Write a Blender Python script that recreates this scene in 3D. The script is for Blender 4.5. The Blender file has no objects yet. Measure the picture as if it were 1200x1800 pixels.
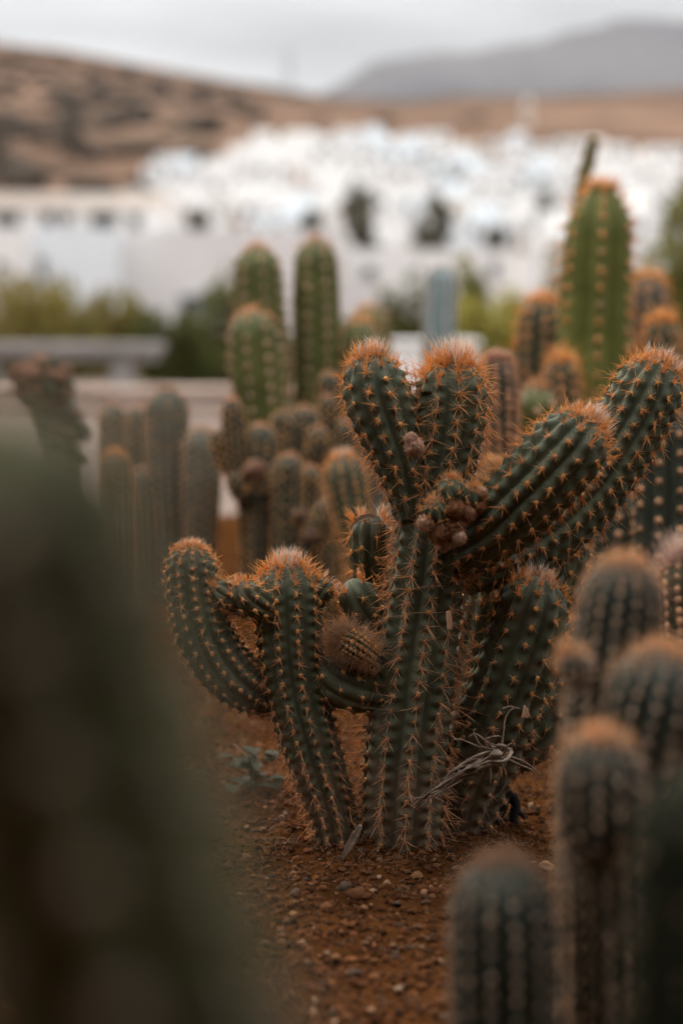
import bpy, math, random
import numpy as np
from mathutils import Vector, Matrix, noise as mnoise

R = math.radians
sc = bpy.context.scene
rng = np.random.default_rng(11)
random.seed(11)

# ------------------------------------------------------------------ camera
FPX = 3000.0                       # focal length in photograph pixels (1200 x 1800 frame)
CAM = np.array((0.0, 0.0, 0.62))
TH = math.atan(320.0 / FPX)        # camera looks slightly down
cd = bpy.data.cameras.new('camera')
cam = bpy.data.objects.new('camera', cd)
sc.collection.objects.link(cam)
cam.location = CAM
cam.rotation_euler = (R(90) - TH, 0, 0)
cd.sensor_fit = 'VERTICAL'
cd.sensor_height = 36.0
cd.sensor_width = 24.0
cd.lens = 36.0 * FPX / 1800.0
cd.clip_start = 0.02
cd.clip_end = 20000
cd.dof.use_dof = True
cd.dof.focus_distance = 2.02
cd.dof.aperture_fstop = 2.1
sc.camera = cam
sc.render.resolution_x = 682
sc.render.resolution_y = 1024

# ------------------------------------------------------------------ sky, sun, exposure
SUN_EL, SUN_AZ = R(42), R(-38)     # azimuth measured from +Y towards +X: the sun stands high behind the cacti on the left
w = bpy.data.worlds.new('World')
sc.world = w
w.use_nodes = True
nt = w.node_tree
nt.nodes.clear()
N = nt.nodes.new
L = nt.links.new
wo = N('ShaderNodeOutputWorld')
bg = N('ShaderNodeBackground')
bg.inputs['Strength'].default_value = 0.1
sky = N('ShaderNodeTexSky')
sky.sky_type = 'NISHITA'
sky.sun_disc = False
sky.sun_elevation = SUN_EL
sky.sun_rotation = SUN_AZ
tc = N('ShaderNodeTexCoord')
sep = N('ShaderNodeSeparateXYZ')
L(tc.outputs['Generated'], sep.inputs[0])
mr = N('ShaderNodeMapRange')       # overcast sky: brighter towards the zenith
mr.inputs['From Min'].default_value = 0.0
mr.inputs['From Max'].default_value = 1.0
mr.inputs['To Min'].default_value = 3.75
mr.inputs['To Max'].default_value = 20.0
zp = N('ShaderNodeMath')
zp.operation = 'POWER'
zp.use_clamp = True
zp.inputs[1].default_value = 1.6
L(sep.outputs['Z'], zp.inputs[0])
L(zp.outputs[0], mr.inputs['Value'])
mp = N('ShaderNodeMapping')
mp.inputs['Scale'].default_value = (1.6, 1.6, 9.0)
L(tc.outputs['Generated'], mp.inputs['Vector'])
nz = N('ShaderNodeTexNoise')
nz.inputs['Scale'].default_value = 2.3
nz.inputs['Detail'].default_value = 5
nz.inputs['Roughness'].default_value = 0.5
L(mp.outputs[0], nz.inputs['Vector'])
cr = N('ShaderNodeMapRange')
cr.inputs['From Min'].default_value = 0.3
cr.inputs['From Max'].default_value = 0.7
cr.inputs['To Min'].default_value = 0.70
cr.inputs['To Max'].default_value = 1.22
L(nz.outputs['Fac'], cr.inputs['Value'])
mul = N('ShaderNodeMath')
mul.operation = 'MULTIPLY'
L(mr.outputs[0], mul.inputs[0])
L(cr.outputs[0], mul.inputs[1])
cloud = N('ShaderNodeCombineColor')
for i, k in enumerate((1.0, 0.995, 0.99)):
    m_ = N('ShaderNodeMath')
    m_.operation = 'MULTIPLY'
    m_.inputs[1].default_value = k
    L(mul.outputs[0], m_.inputs[0])
    L(m_.outputs[0], cloud.inputs[i])
mx = N('ShaderNodeMix')
mx.data_type = 'RGBA'
mx.inputs['Factor'].default_value = 0.94
L(sky.outputs[0], mx.inputs['A'])
L(cloud.outputs[0], mx.inputs['B'])
L(mx.outputs['Result'], bg.inputs['Color'])
L(bg.outputs[0], wo.inputs['Surface'])

sd = bpy.data.lights.new('sun', 'SUN')
sd.energy = 1.5
sd.angle = R(14)
sd.color = (1.0, 0.84, 0.64)
sun = bpy.data.objects.new('sun', sd)
sc.collection.objects.link(sun)
sv = Vector((math.sin(SUN_AZ) * math.cos(SUN_EL), math.cos(SUN_AZ) * math.cos(SUN_EL), math.sin(SUN_EL)))
sun.rotation_euler = sv.to_track_quat('Z', 'Y').to_euler()
sun.location = (0, 0, 30)

vs = sc.view_settings
vs.view_transform = 'Standard'
vs.look = 'None'
vs.gamma = 1.0
vs.use_curve_mapping = False
vs.exposure = 0.85
sc.cycles.max_bounces = 8
sc.cycles.diffuse_bounces = 3
sc.cycles.glossy_bounces = 2
sc.cycles.transmission_bounces = 3
sc.cycles.volume_bounces = 0
sc.cycles.use_denoising = True
sc.cycles.use_adaptive_sampling = True
sc.cycles.adaptive_threshold = 0.03

# ------------------------------------------------------------------ helpers
FWD = np.array((0, math.cos(TH), -math.sin(TH)))
UP = np.array((0, math.sin(TH), math.cos(TH)))


def ray(px, py):
    return np.array((1.0, 0, 0)) * ((px - 600) / FPX) + UP * ((900 - py) / FPX) + FWD


def W(px, py, Y):
    """point of the place at distance Y that the photograph shows at (px, py)"""
    d = ray(px, py)
    return CAM + d * (Y / d[1])


def G(px, py, z=0.0):
    d = ray(px, py)
    return CAM + d * ((z - CAM[2]) / d[2])


def PXM(p):
    return float(np.dot(np.asarray(p) - CAM, FWD)) / FPX      # metres per photograph pixel there


def mesh_np(name, V, tris=None, quads=None, smooth=True, col=None):
    me = bpy.data.meshes.new(name)
    V = np.asarray(V, dtype=np.float32)
    me.vertices.add(len(V))
    me.vertices.foreach_set('co', V.ravel())
    idx, start, n = [], [], 0
    if quads is not None and len(quads):
        q = np.asarray(quads, dtype=np.int32)
        idx.append(q.ravel())
        start.append(np.arange(len(q)) * 4)
        n = len(q) * 4
    if tris is not None and len(tris):
        t = np.asarray(tris, dtype=np.int32)
        idx.append(t.ravel())
        start.append(n + np.arange(len(t)) * 3)
    idx = np.concatenate(idx).astype(np.int32)
    start = np.concatenate(start).astype(np.int32)
    me.loops.add(len(idx))
    me.loops.foreach_set('vertex_index', idx)
    me.polygons.add(len(start))
    me.polygons.foreach_set('loop_start', start)
    me.update(calc_edges=True)
    me.polygons.foreach_set('use_smooth', np.full(len(start), bool(smooth)))
    if col is not None:
        a = me.color_attributes.new('Col', 'FLOAT_COLOR', 'POINT')
        c = np.ones((len(V), 4), dtype=np.float32)
        c[:, :3] = col
        a.data.foreach_set('color', c.ravel())
    me.validate()
    return me


def link(name, me, mat=None, parent=None, kind=None):
    o = bpy.data.objects.new(name, me)
    if mat is not None and me is not None and not me.materials:
        me.materials.append(mat)
    sc.collection.objects.link(o)
    if parent is not None:
        o.parent = parent
    if kind:
        o['kind'] = kind
    return o


def tag(o, label, cat, group=None):
    o['label'] = label
    o['category'] = cat
    if group:
        o['group'] = group
    return o


def thing(name, label, cat, loc=(0, 0, 0), group=None):
    o = bpy.data.objects.new(name, None)
    o.empty_display_size = 0.05
    sc.collection.objects.link(o)
    o.location = Vector([float(v) for v in loc])
    return tag(o, label, cat, group)


def mat_new(name):
    m = bpy.data.materials.new(name)
    m.use_nodes = True
    t = m.node_tree
    return m, t, t.nodes['Principled BSDF']


def mat_noise(name, c1, c2, scale=8.0, detail=4, rough=0.8, bump=0.0, bscale=None, c3=None, s3=None, coord='Object', spec=0.3, lo=0.35, hi=0.65, bdist=0.01):
    m, t, b = mat_new(name)
    tcn = t.nodes.new('ShaderNodeTexCoord')
    n = t.nodes.new('ShaderNodeTexNoise')
    n.inputs['Scale'].default_value = scale
    n.inputs['Detail'].default_value = detail
    t.links.new(tcn.outputs[coord], n.inputs['Vector'])
    r = t.nodes.new('ShaderNodeMapRange')
    r.inputs['From Min'].default_value = lo
    r.inputs['From Max'].default_value = hi
    t.links.new(n.outputs['Fac'], r.inputs['Value'])
    x = t.nodes.new('ShaderNodeMix')
    x.data_type = 'RGBA'
    x.inputs['A'].default_value = (*c1, 1)
    x.inputs['B'].default_value = (*c2, 1)
    t.links.new(r.outputs[0], x.inputs['Factor'])
    out = x.outputs['Result']
    if c3 is not None:
        n3 = t.nodes.new('ShaderNodeTexNoise')
        n3.inputs['Scale'].default_value = s3
        n3.inputs['Detail'].default_value = 3
        t.links.new(tcn.outputs[coord], n3.inputs['Vector'])
        r3 = t.nodes.new('ShaderNodeMapRange')
        r3.inputs['From Min'].default_value = 0.55
        r3.inputs['From Max'].default_value = 0.7
        t.links.new(n3.outputs['Fac'], r3.inputs['Value'])
        x3 = t.nodes.new('ShaderNodeMix')
        x3.data_type = 'RGBA'
        t.links.new(r3.outputs[0], x3.inputs['Factor'])
        t.links.new(out, x3.inputs['A'])
        x3.inputs['B'].default_value = (*c3, 1)
        out = x3.outputs['Result']
    t.links.new(out, b.inputs['Base Color'])
    b.inputs['Roughness'].default_value = rough
    b.inputs['Specular IOR Level'].default_value = spec
    if bump > 0:
        nb = t.nodes.new('ShaderNodeTexNoise')
        nb.inputs['Scale'].default_value = bscale or scale * 4
        nb.inputs['Detail'].default_value = 4
        t.links.new(tcn.outputs[coord], nb.inputs['Vector'])
        bp = t.nodes.new('ShaderNodeBump')
        bp.inputs['Strength'].default_value = bump
        bp.inputs['Distance'].default_value = bdist
        t.links.new(nb.outputs['Fac'], bp.inputs['Height'])
        t.links.new(bp.outputs[0], b.inputs['Normal'])
    return m


def mat_attr(name, trans=0.35, rough=0.5, spec=0.4):
    """colour stored per vertex (each spine's or leaf's own colour), slightly translucent"""
    m, t, b = mat_new(name)
    a = t.nodes.new('ShaderNodeAttribute')
    a.attribute_name = 'Col'
    t.links.new(a.outputs['Color'], b.inputs['Base Color'])
    b.inputs['Roughness'].default_value = rough
    b.inputs['Specular IOR Level'].default_value = spec
    tr = t.nodes.new('ShaderNodeBsdfTranslucent')
    t.links.new(a.outputs['Color'], tr.inputs['Color'])
    mxs = t.nodes.new('ShaderNodeMixShader')
    mxs.inputs[0].default_value = trans
    out = t.nodes['Material Output']
    t.links.new(b.outputs[0], mxs.inputs[1])
    t.links.new(tr.outputs[0], mxs.inputs[2])
    t.links.new(mxs.outputs[0], out.inputs['Surface'])
    return m


M = {}
M['skin_main'] = mat_noise('cactus_skin_dark_green', (0.062, 0.070, 0.043), (0.100, 0.110, 0.066), 22, 5, 0.6, 0.25, 420, (0.085, 0.075, 0.045), 9, spec=0.2, bdist=0.0012)
def weather(m):
    t = m.node_tree
    b = t.nodes['Principled BSDF']
    old = b.inputs['Base Color'].links[0].from_socket
    tcn = t.nodes.new('ShaderNodeTexCoord')
    sp_ = t.nodes.new('ShaderNodeSeparateXYZ')
    t.links.new(tcn.outputs['Object'], sp_.inputs[0])
    n1 = t.nodes.new('ShaderNodeTexNoise')
    n1.inputs['Scale'].default_value = 38
    n1.inputs['Detail'].default_value = 6
    t.links.new(tcn.outputs['Object'], n1.inputs['Vector'])
    hgt = t.nodes.new('ShaderNodeMapRange')        # cork creeps up from the old base of the stems
    hgt.inputs['From Min'].default_value = 0.0
    hgt.inputs['From Max'].default_value = 0.24
    hgt.inputs['To Min'].default_value = 0.34
    hgt.inputs['To Max'].default_value = -0.10
    t.links.new(sp_.outputs['Z'], hgt.inputs['Value'])
    ad = t.nodes.new('ShaderNodeMath')
    ad.operation = 'ADD'
    t.links.new(n1.outputs['Fac'], ad.inputs[0])
    t.links.new(hgt.outputs[0], ad.inputs[1])
    rm = t.nodes.new('ShaderNodeMapRange')
    rm.inputs['From Min'].default_value = 0.53
    rm.inputs['From Max'].default_value = 0.70
    rm.inputs['To Max'].default_value = 0.8
    t.links.new(ad.outputs[0], rm.inputs['Value'])
    mx_ = t.nodes.new('ShaderNodeMix')
    mx_.data_type = 'RGBA'
    t.links.new(rm.outputs[0], mx_.inputs['Factor'])
    t.links.new(old, mx_.inputs['A'])
    mx_.inputs['B'].default_value = (0.15, 0.105, 0.066, 1)
    n2 = t.nodes.new('ShaderNodeTexNoise')
    n2.inputs['Scale'].default_value = 150
    n2.inputs['Detail'].default_value = 2
    t.links.new(tcn.outputs['Object'], n2.inputs['Vector'])
    r2 = t.nodes.new('ShaderNodeMapRange')
    r2.inputs['From Min'].default_value = 0.70
    r2.inputs['From Max'].default_value = 0.76
    r2.inputs['To Max'].default_value = 0.7
    t.links.new(n2.outputs['Fac'], r2.inputs['Value'])
    m2 = t.nodes.new('ShaderNodeMix')
    m2.data_type = 'RGBA'
    t.links.new(r2.outputs[0], m2.inputs['Factor'])
    t.links.new(mx_.outputs['Result'], m2.inputs['A'])
    m2.inputs['B'].default_value = (0.30, 0.24, 0.17, 1)
    t.links.new(m2.outputs['Result'], b.inputs['Base Color'])


weather(M['skin_main'])
M['skin_tall'] = mat_noise('cactus_skin_bright_green', (0.066, 0.072, 0.017), (0.112, 0.115, 0.030), 12, 4, 0.55, 0.2, 250, spec=0.35, bdist=0.002)
M['skin_grey'] = mat_noise('cactus_skin_grey_green', (0.080, 0.086, 0.066), (0.128, 0.130, 0.100), 16, 4, 0.65, 0.2, 250, spec=0.25, bdist=0.002)
M['skin_teal'] = mat_noise('cactus_skin_blue_green', (0.050, 0.064, 0.054), (0.080, 0.096, 0.079), 16, 4, 0.6, 0.2, 300, spec=0.3, bdist=0.002)
M['skin_dark'] = mat_noise('cactus_skin_shaded_green', (0.028, 0.035, 0.025), (0.050, 0.058, 0.041), 16, 4, 0.6, 0.2, 300, spec=0.2, bdist=0.002)  # occlusion among crowded stems put into the colour as a darker skin
M['skin_olive'] = mat_noise('cactus_skin_olive', (0.105, 0.112, 0.055), (0.160, 0.164, 0.085), 16, 4, 0.7, 0.2, 300, spec=0.15, bdist=0.002)
M['skin_lime'] = mat_noise('cactus_skin_yellow_green', (0.092, 0.100, 0.019), (0.148, 0.155, 0.036), 12, 4, 0.55, 0.2, 250, spec=0.25, bdist=0.002)
M['skin_black'] = mat_noise('cactus_skin_deep_shade_green', (0.016, 0.020, 0.012), (0.028, 0.032, 0.019), 16, 4, 0.75, 0.2, 300, spec=0.1, bdist=0.002)  # near-black copy of the shaded green: corner shade put into the skin colour
M['skin_blue'] = mat_noise('cactus_skin_pale_blue', (0.19, 0.285, 0.30), (0.26, 0.35, 0.37), 16, 4, 0.65, 0.1, 200, spec=0.25, bdist=0.002)
M['spine'] = mat_attr('cactus_spine', 0.58, 0.45, 0.4)
M['areole'] = mat_attr('areole_felt', 0.15, 0.95, 0.05)
M['wool'] = mat_attr('woolly_bud', 0.2, 0.95, 0.05)
M['leaf'] = mat_attr('leaf', 0.5, 0.6, 0.25)
M['soil'] = mat_noise('orange_soil', (0.040, 0.0155, 0.0050), (0.082, 0.0320, 0.0105), 9, 8, 0.95, 0.9, 160, (0.024, 0.0105, 0.0045), 26, spec=0.0, bdist=0.006)
M['path'] = mat_noise('grey_gravel_path', (0.145, 0.112, 0.094), (0.235, 0.185, 0.157), 30, 8, 0.95, 0.9, 60, spec=0.1, bdist=0.01)
M['stone'] = mat_attr('stone', 0.0, 0.95, 0.05)
M['hill'] = mat_noise('dry_brown_hillside', (0.105, 0.062, 0.040), (0.215, 0.130, 0.087), 0.018, 9, 0.95, 0.0, None, (0.105, 0.075, 0.052), 0.045, spec=0.05, lo=0.38, hi=0.66)
M['mountain'] = mat_noise('far_mountain_rock', (0.075, 0.075, 0.083), (0.125, 0.120, 0.126), 0.0025, 6, 0.95, spec=0.05)
M['white'] = mat_noise('whitewashed_wall', (0.76, 0.75, 0.74), (0.85, 0.845, 0.84), 0.35, 6, 0.85, 0.2, 3.0, (0.74, 0.73, 0.715), 0.9, spec=0.15)
M['cream'] = mat_noise('cream_wall', (0.70, 0.62, 0.55), (0.78, 0.71, 0.64), 0.3, 6, 0.85, 0.2, 3.0, spec=0.15)
M['bluewhite'] = mat_noise('bluish_white_wall', (0.70, 0.745, 0.78), (0.77, 0.805, 0.83), 0.3, 6, 0.85, spec=0.15)
M['greywhite'] = mat_noise('greyish_white_wall', (0.66, 0.64, 0.635), (0.74, 0.725, 0.72), 0.3, 6, 0.85, 0.2, 3.0, spec=0.15)
M['terracotta'] = mat_noise('terracotta_wall', (0.52, 0.26, 0.16), (0.60, 0.34, 0.22), 0.5, 4, 0.85, spec=0.15)
M['glass'] = mat_noise('dark_window_glass', (0.05, 0.055, 0.06), (0.10, 0.105, 0.11), 0.8, 3, 0.15, spec=0.5)
M['door'] = mat_noise('brown_door_wood', (0.13, 0.08, 0.05), (0.19, 0.12, 0.075), 2.5, 4, 0.6)
M['frame'] = mat_noise('window_frame_paint', (0.60, 0.60, 0.60), (0.68, 0.68, 0.68), 2, 3, 0.6)
M['concrete'] = mat_noise('grey_concrete', (0.23, 0.212, 0.205), (0.33, 0.303, 0.29), 2.2, 8, 0.9, 0.4, 30, (0.24, 0.215, 0.20), 1.2, spec=0.15)
M['curb'] = mat_noise('pinkish_stone_curb', (0.36, 0.265, 0.22), (0.47, 0.365, 0.31), 2.5, 8, 0.9, 0.4, 30, spec=0.15)
M['bark'] = mat_noise('bark', (0.10, 0.07, 0.05), (0.18, 0.13, 0.09), 12, 5, 0.9, 0.6, 30)
M['twig'] = mat_noise('dry_grey_twig', (0.13, 0.092, 0.066), (0.30, 0.225, 0.17), 60, 6, 0.85, 0.8, 300, spec=0.15, bdist=0.002)
M['dryleaf'] = mat_noise('dry_brown_leaf', (0.10, 0.055, 0.03), (0.20, 0.12, 0.07), 60, 5, 0.8, 0.4, 300, spec=0.2, bdist=0.001)
M['husk'] = mat_noise('pale_dry_husk', (0.42, 0.24, 0.15), (0.56, 0.35, 0.23), 90, 4, 0.8, spec=0.15)
M['blackplastic'] = mat_noise('black_plastic', (0.012, 0.012, 0.012), (0.03, 0.028, 0.026), 40, 4, 0.75, spec=0.2)
M['metal'] = mat_noise('grey_galvanised_steel', (0.22, 0.22, 0.23), (0.30, 0.30, 0.31), 1, 3, 0.5)


def box_verts(x0, x1, y0, y1, z0, z1):
    V = np.array([(x0, y0, z0), (x1, y0, z0), (x1, y1, z0), (x0, y1, z0), (x0, y0, z1), (x1, y0, z1), (x1, y1, z1), (x0, y1, z1)], dtype=float)
    Q = np.array([(0, 3, 2, 1), (4, 5, 6, 7), (0, 1, 5, 4), (1, 2, 6, 5), (2, 3, 7, 6), (3, 0, 4, 7)])
    return V, Q


def boxes(name, lst):
    VV, QQ, n = [], [], 0
    for b in lst:
        V, Q = box_verts(*b)
        VV.append(V)
        QQ.append(Q + n)
        n += 8
    return mesh_np(name, np.vstack(VV), quads=np.vstack(QQ), smooth=False)


def catmull(P, n=24):
    P = np.asarray(P, dtype=float)
    if len(P) == 2:
        t = np.linspace(0, 1, n)[:, None]
        return P[0] * (1 - t) + P[1] * t
    E = np.vstack([2 * P[0] - P[1], P, 2 * P[-1] - P[-2]])
    out = []
    for i in range(len(P) - 1):
        p0, p1, p2, p3 = E[i:i + 4]
        t = np.linspace(0, 1, n, endpoint=False)[:, None]
        out.append(0.5 * (2 * p1 + (p2 - p0) * t + (2 * p0 - 5 * p1 + 4 * p2 - p3) * t ** 2 + (-p0 + 3 * p1 - 3 * p2 + p3) * t ** 3))
    out.append(P[-1][None])
    return np.vstack(out)


def frames(C):
    """tangents and a rotation-minimising frame along a centre line"""
    T = np.gradient(C, axis=0)
    T /= np.linalg.norm(T, axis=1)[:, None] + 1e-12
    U = np.zeros_like(C)
    a = np.array((1.0, 0, 0)) if abs(T[0][0]) < 0.9 else np.array((0, 0, 1.0))
    u = a - T[0] * np.dot(a, T[0])
    u /= np.linalg.norm(u)
    for i in range(len(C)):
        u = u - T[i] * np.dot(u, T[i])
        u /= np.linalg.norm(u)
        U[i] = u
    return T, U, np.cross(T, U)


def tube(path, rads, sides=8, n=8, squash=1.0, cap=True, rough=0.0):
    """tapered tube along a smoothed path; returns vertices and quads"""
    A = np.hstack([np.asarray(path, dtype=float), np.asarray(rads, dtype=float)[:, None]])
    S = catmull(A, n)
    C, r = S[:, :3], np.abs(S[:, 3])
    T, U, B = frames(C)
    ph = np.linspace(0, 2 * math.pi, sides, endpoint=False)
    rr = r[:, None] * (1 + rough * rng.normal(size=(len(C), sides)))
    V = C[:, None] + (np.cos(ph)[None, :, None] * U[:, None] + squash * np.sin(ph)[None, :, None] * B[:, None]) * rr[..., None]
    V = V.reshape(-1, 3)
    k, s = len(C), sides
    i, j = np.meshgrid(np.arange(k - 1), np.arange(s), indexing='ij')
    Q = np.stack([i * s + j, i * s + (j + 1) % s, (i + 1) * s + (j + 1) % s, (i + 1) * s + j], -1).reshape(-1, 4)
    tr = []
    if cap:
        V = np.vstack([V, C[:1], C[-1:]])
        for j in range(s):
            tr.append((k * s, (j + 1) % s, j))
            tr.append((k * s + 1, (k - 1) * s + j, (k - 1) * s + (j + 1) % s))
    return V, Q, np.array(tr, dtype=int).reshape(-1, 3)


def merge(parts):
    VV, QQ, TT, n = [], [], [], 0
    for V, Q, T in parts:
        VV.append(V)
        if len(Q):
            QQ.append(np.asarray(Q) + n)
        if len(T):
            TT.append(np.asarray(T) + n)
        n += len(V)
    return np.vstack(VV), (np.vstack(QQ) if QQ else None), (np.vstack(TT) if TT else None)


ICO_V = None


def ico():
    global ICO_V, ICO_F
    if ICO_V is None:
        p = (1 + 5 ** 0.5) / 2
        v = np.array([(-1, p, 0), (1, p, 0), (-1, -p, 0), (1, -p, 0), (0, -1, p), (0, 1, p), (0, -1, -p), (0, 1, -p), (p, 0, -1), (p, 0, 1), (-p, 0, -1), (-p, 0, 1)], dtype=float)
        ICO_V = v / np.linalg.norm(v[0])
        ICO_F = np.array([(0, 11, 5), (0, 5, 1), (0, 1, 7), (0, 7, 10), (0, 10, 11), (1, 5, 9), (5, 11, 4), (11, 10, 2), (10, 7, 6), (7, 1, 8), (3, 9, 4), (3, 4, 2), (3, 2, 6), (3, 6, 8), (3, 8, 9), (4, 9, 5), (2, 4, 11), (6, 2, 10), (8, 6, 7), (9, 8, 1)])
    return ICO_V, ICO_F


def subdiv(V, F):
    V = list(map(tuple, V))
    cache, out = {}, []

    def mid(a, b):
        k = (min(a, b), max(a, b))
        if k not in cache:
            m = (np.array(V[a]) + np.array(V[b])) / 2
            V.append(tuple(m / np.linalg.norm(m)))
            cache[k] = len(V) - 1
        return cache[k]
    for a, b, c in F:
        ab, bc, ca = mid(a, b), mid(b, c), mid(c, a)
        out += [(a, ab, ca), (b, bc, ab), (c, ca, bc), (ab, bc, ca)]
    return np.array(V), np.array(out)


ICO2 = subdiv(*ico())
ICO3 = subdiv(*ICO2)


def unit(v):
    return v / (np.linalg.norm(v, axis=-1, keepdims=True) + 1e-12)


def spine_mesh(name, P, D, Ln, Rd, Cl, bend=None, tipcol=0.8):
    """thin tapered needles: P base, D direction, Ln length, Rd radius, Cl colour"""
    n = len(P)
    a = np.where(np.abs(D[:, 2:3]) < 0.9, np.array((0, 0, 1.0)), np.array((1.0, 0, 0)))
    U = unit(np.cross(D, a))
    B = np.cross(D, U)
    ring = []
    for k in range(3):
        ph = 2 * math.pi * k / 3
        ring.append(math.cos(ph) * U + math.sin(ph) * B)
    if bend is None:
        V = np.stack([P + q * Rd[:, None] for q in ring] + [P + D * Ln[:, None]], 1)
        t = np.array([(0, 1, 3), (1, 2, 3), (2, 0, 3)])
        T = (np.arange(n)[:, None, None] * 4 + t[None]).reshape(-1, 3)
        c = np.stack([Cl, Cl, Cl, Cl * tipcol], 1).reshape(-1, 3)
        return mesh_np(name, V.reshape(-1, 3), tris=T, smooth=True, col=c)
    Mid = P + D * (Ln * 0.5)[:, None] + bend
    Tip = P + D * Ln[:, None] - bend * 0.6
    V = np.stack([P + q * Rd[:, None] for q in ring] + [Mid + q * (Rd * 0.7)[:, None] for q in ring] + [Tip], 1)
    t = np.array([(0, 1, 4), (0, 4, 3), (1, 2, 5), (1, 5, 4), (2, 0, 3), (2, 3, 5), (3, 4, 6), (4, 5, 6), (5, 3, 6)])
    T = (np.arange(n)[:, None, None] * 7 + t[None]).reshape(-1, 3)
    c = np.stack([Cl, Cl, Cl, Cl, Cl, Cl, Cl * tipcol], 1).reshape(-1, 3)
    return mesh_np(name, V.reshape(-1, 3), tris=T, smooth=True, col=c)


ORANGE = np.array((0.96, 0.49, 0.160))
AMBER = np.array((0.90, 0.49, 0.21))
TAN = np.array((0.64, 0.38, 0.215))
STRAW = np.array((0.60, 0.36, 0.19))
PALE = np.array((0.84, 0.70, 0.58))
WHITE = np.array((0.90, 0.86, 0.82))


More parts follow.
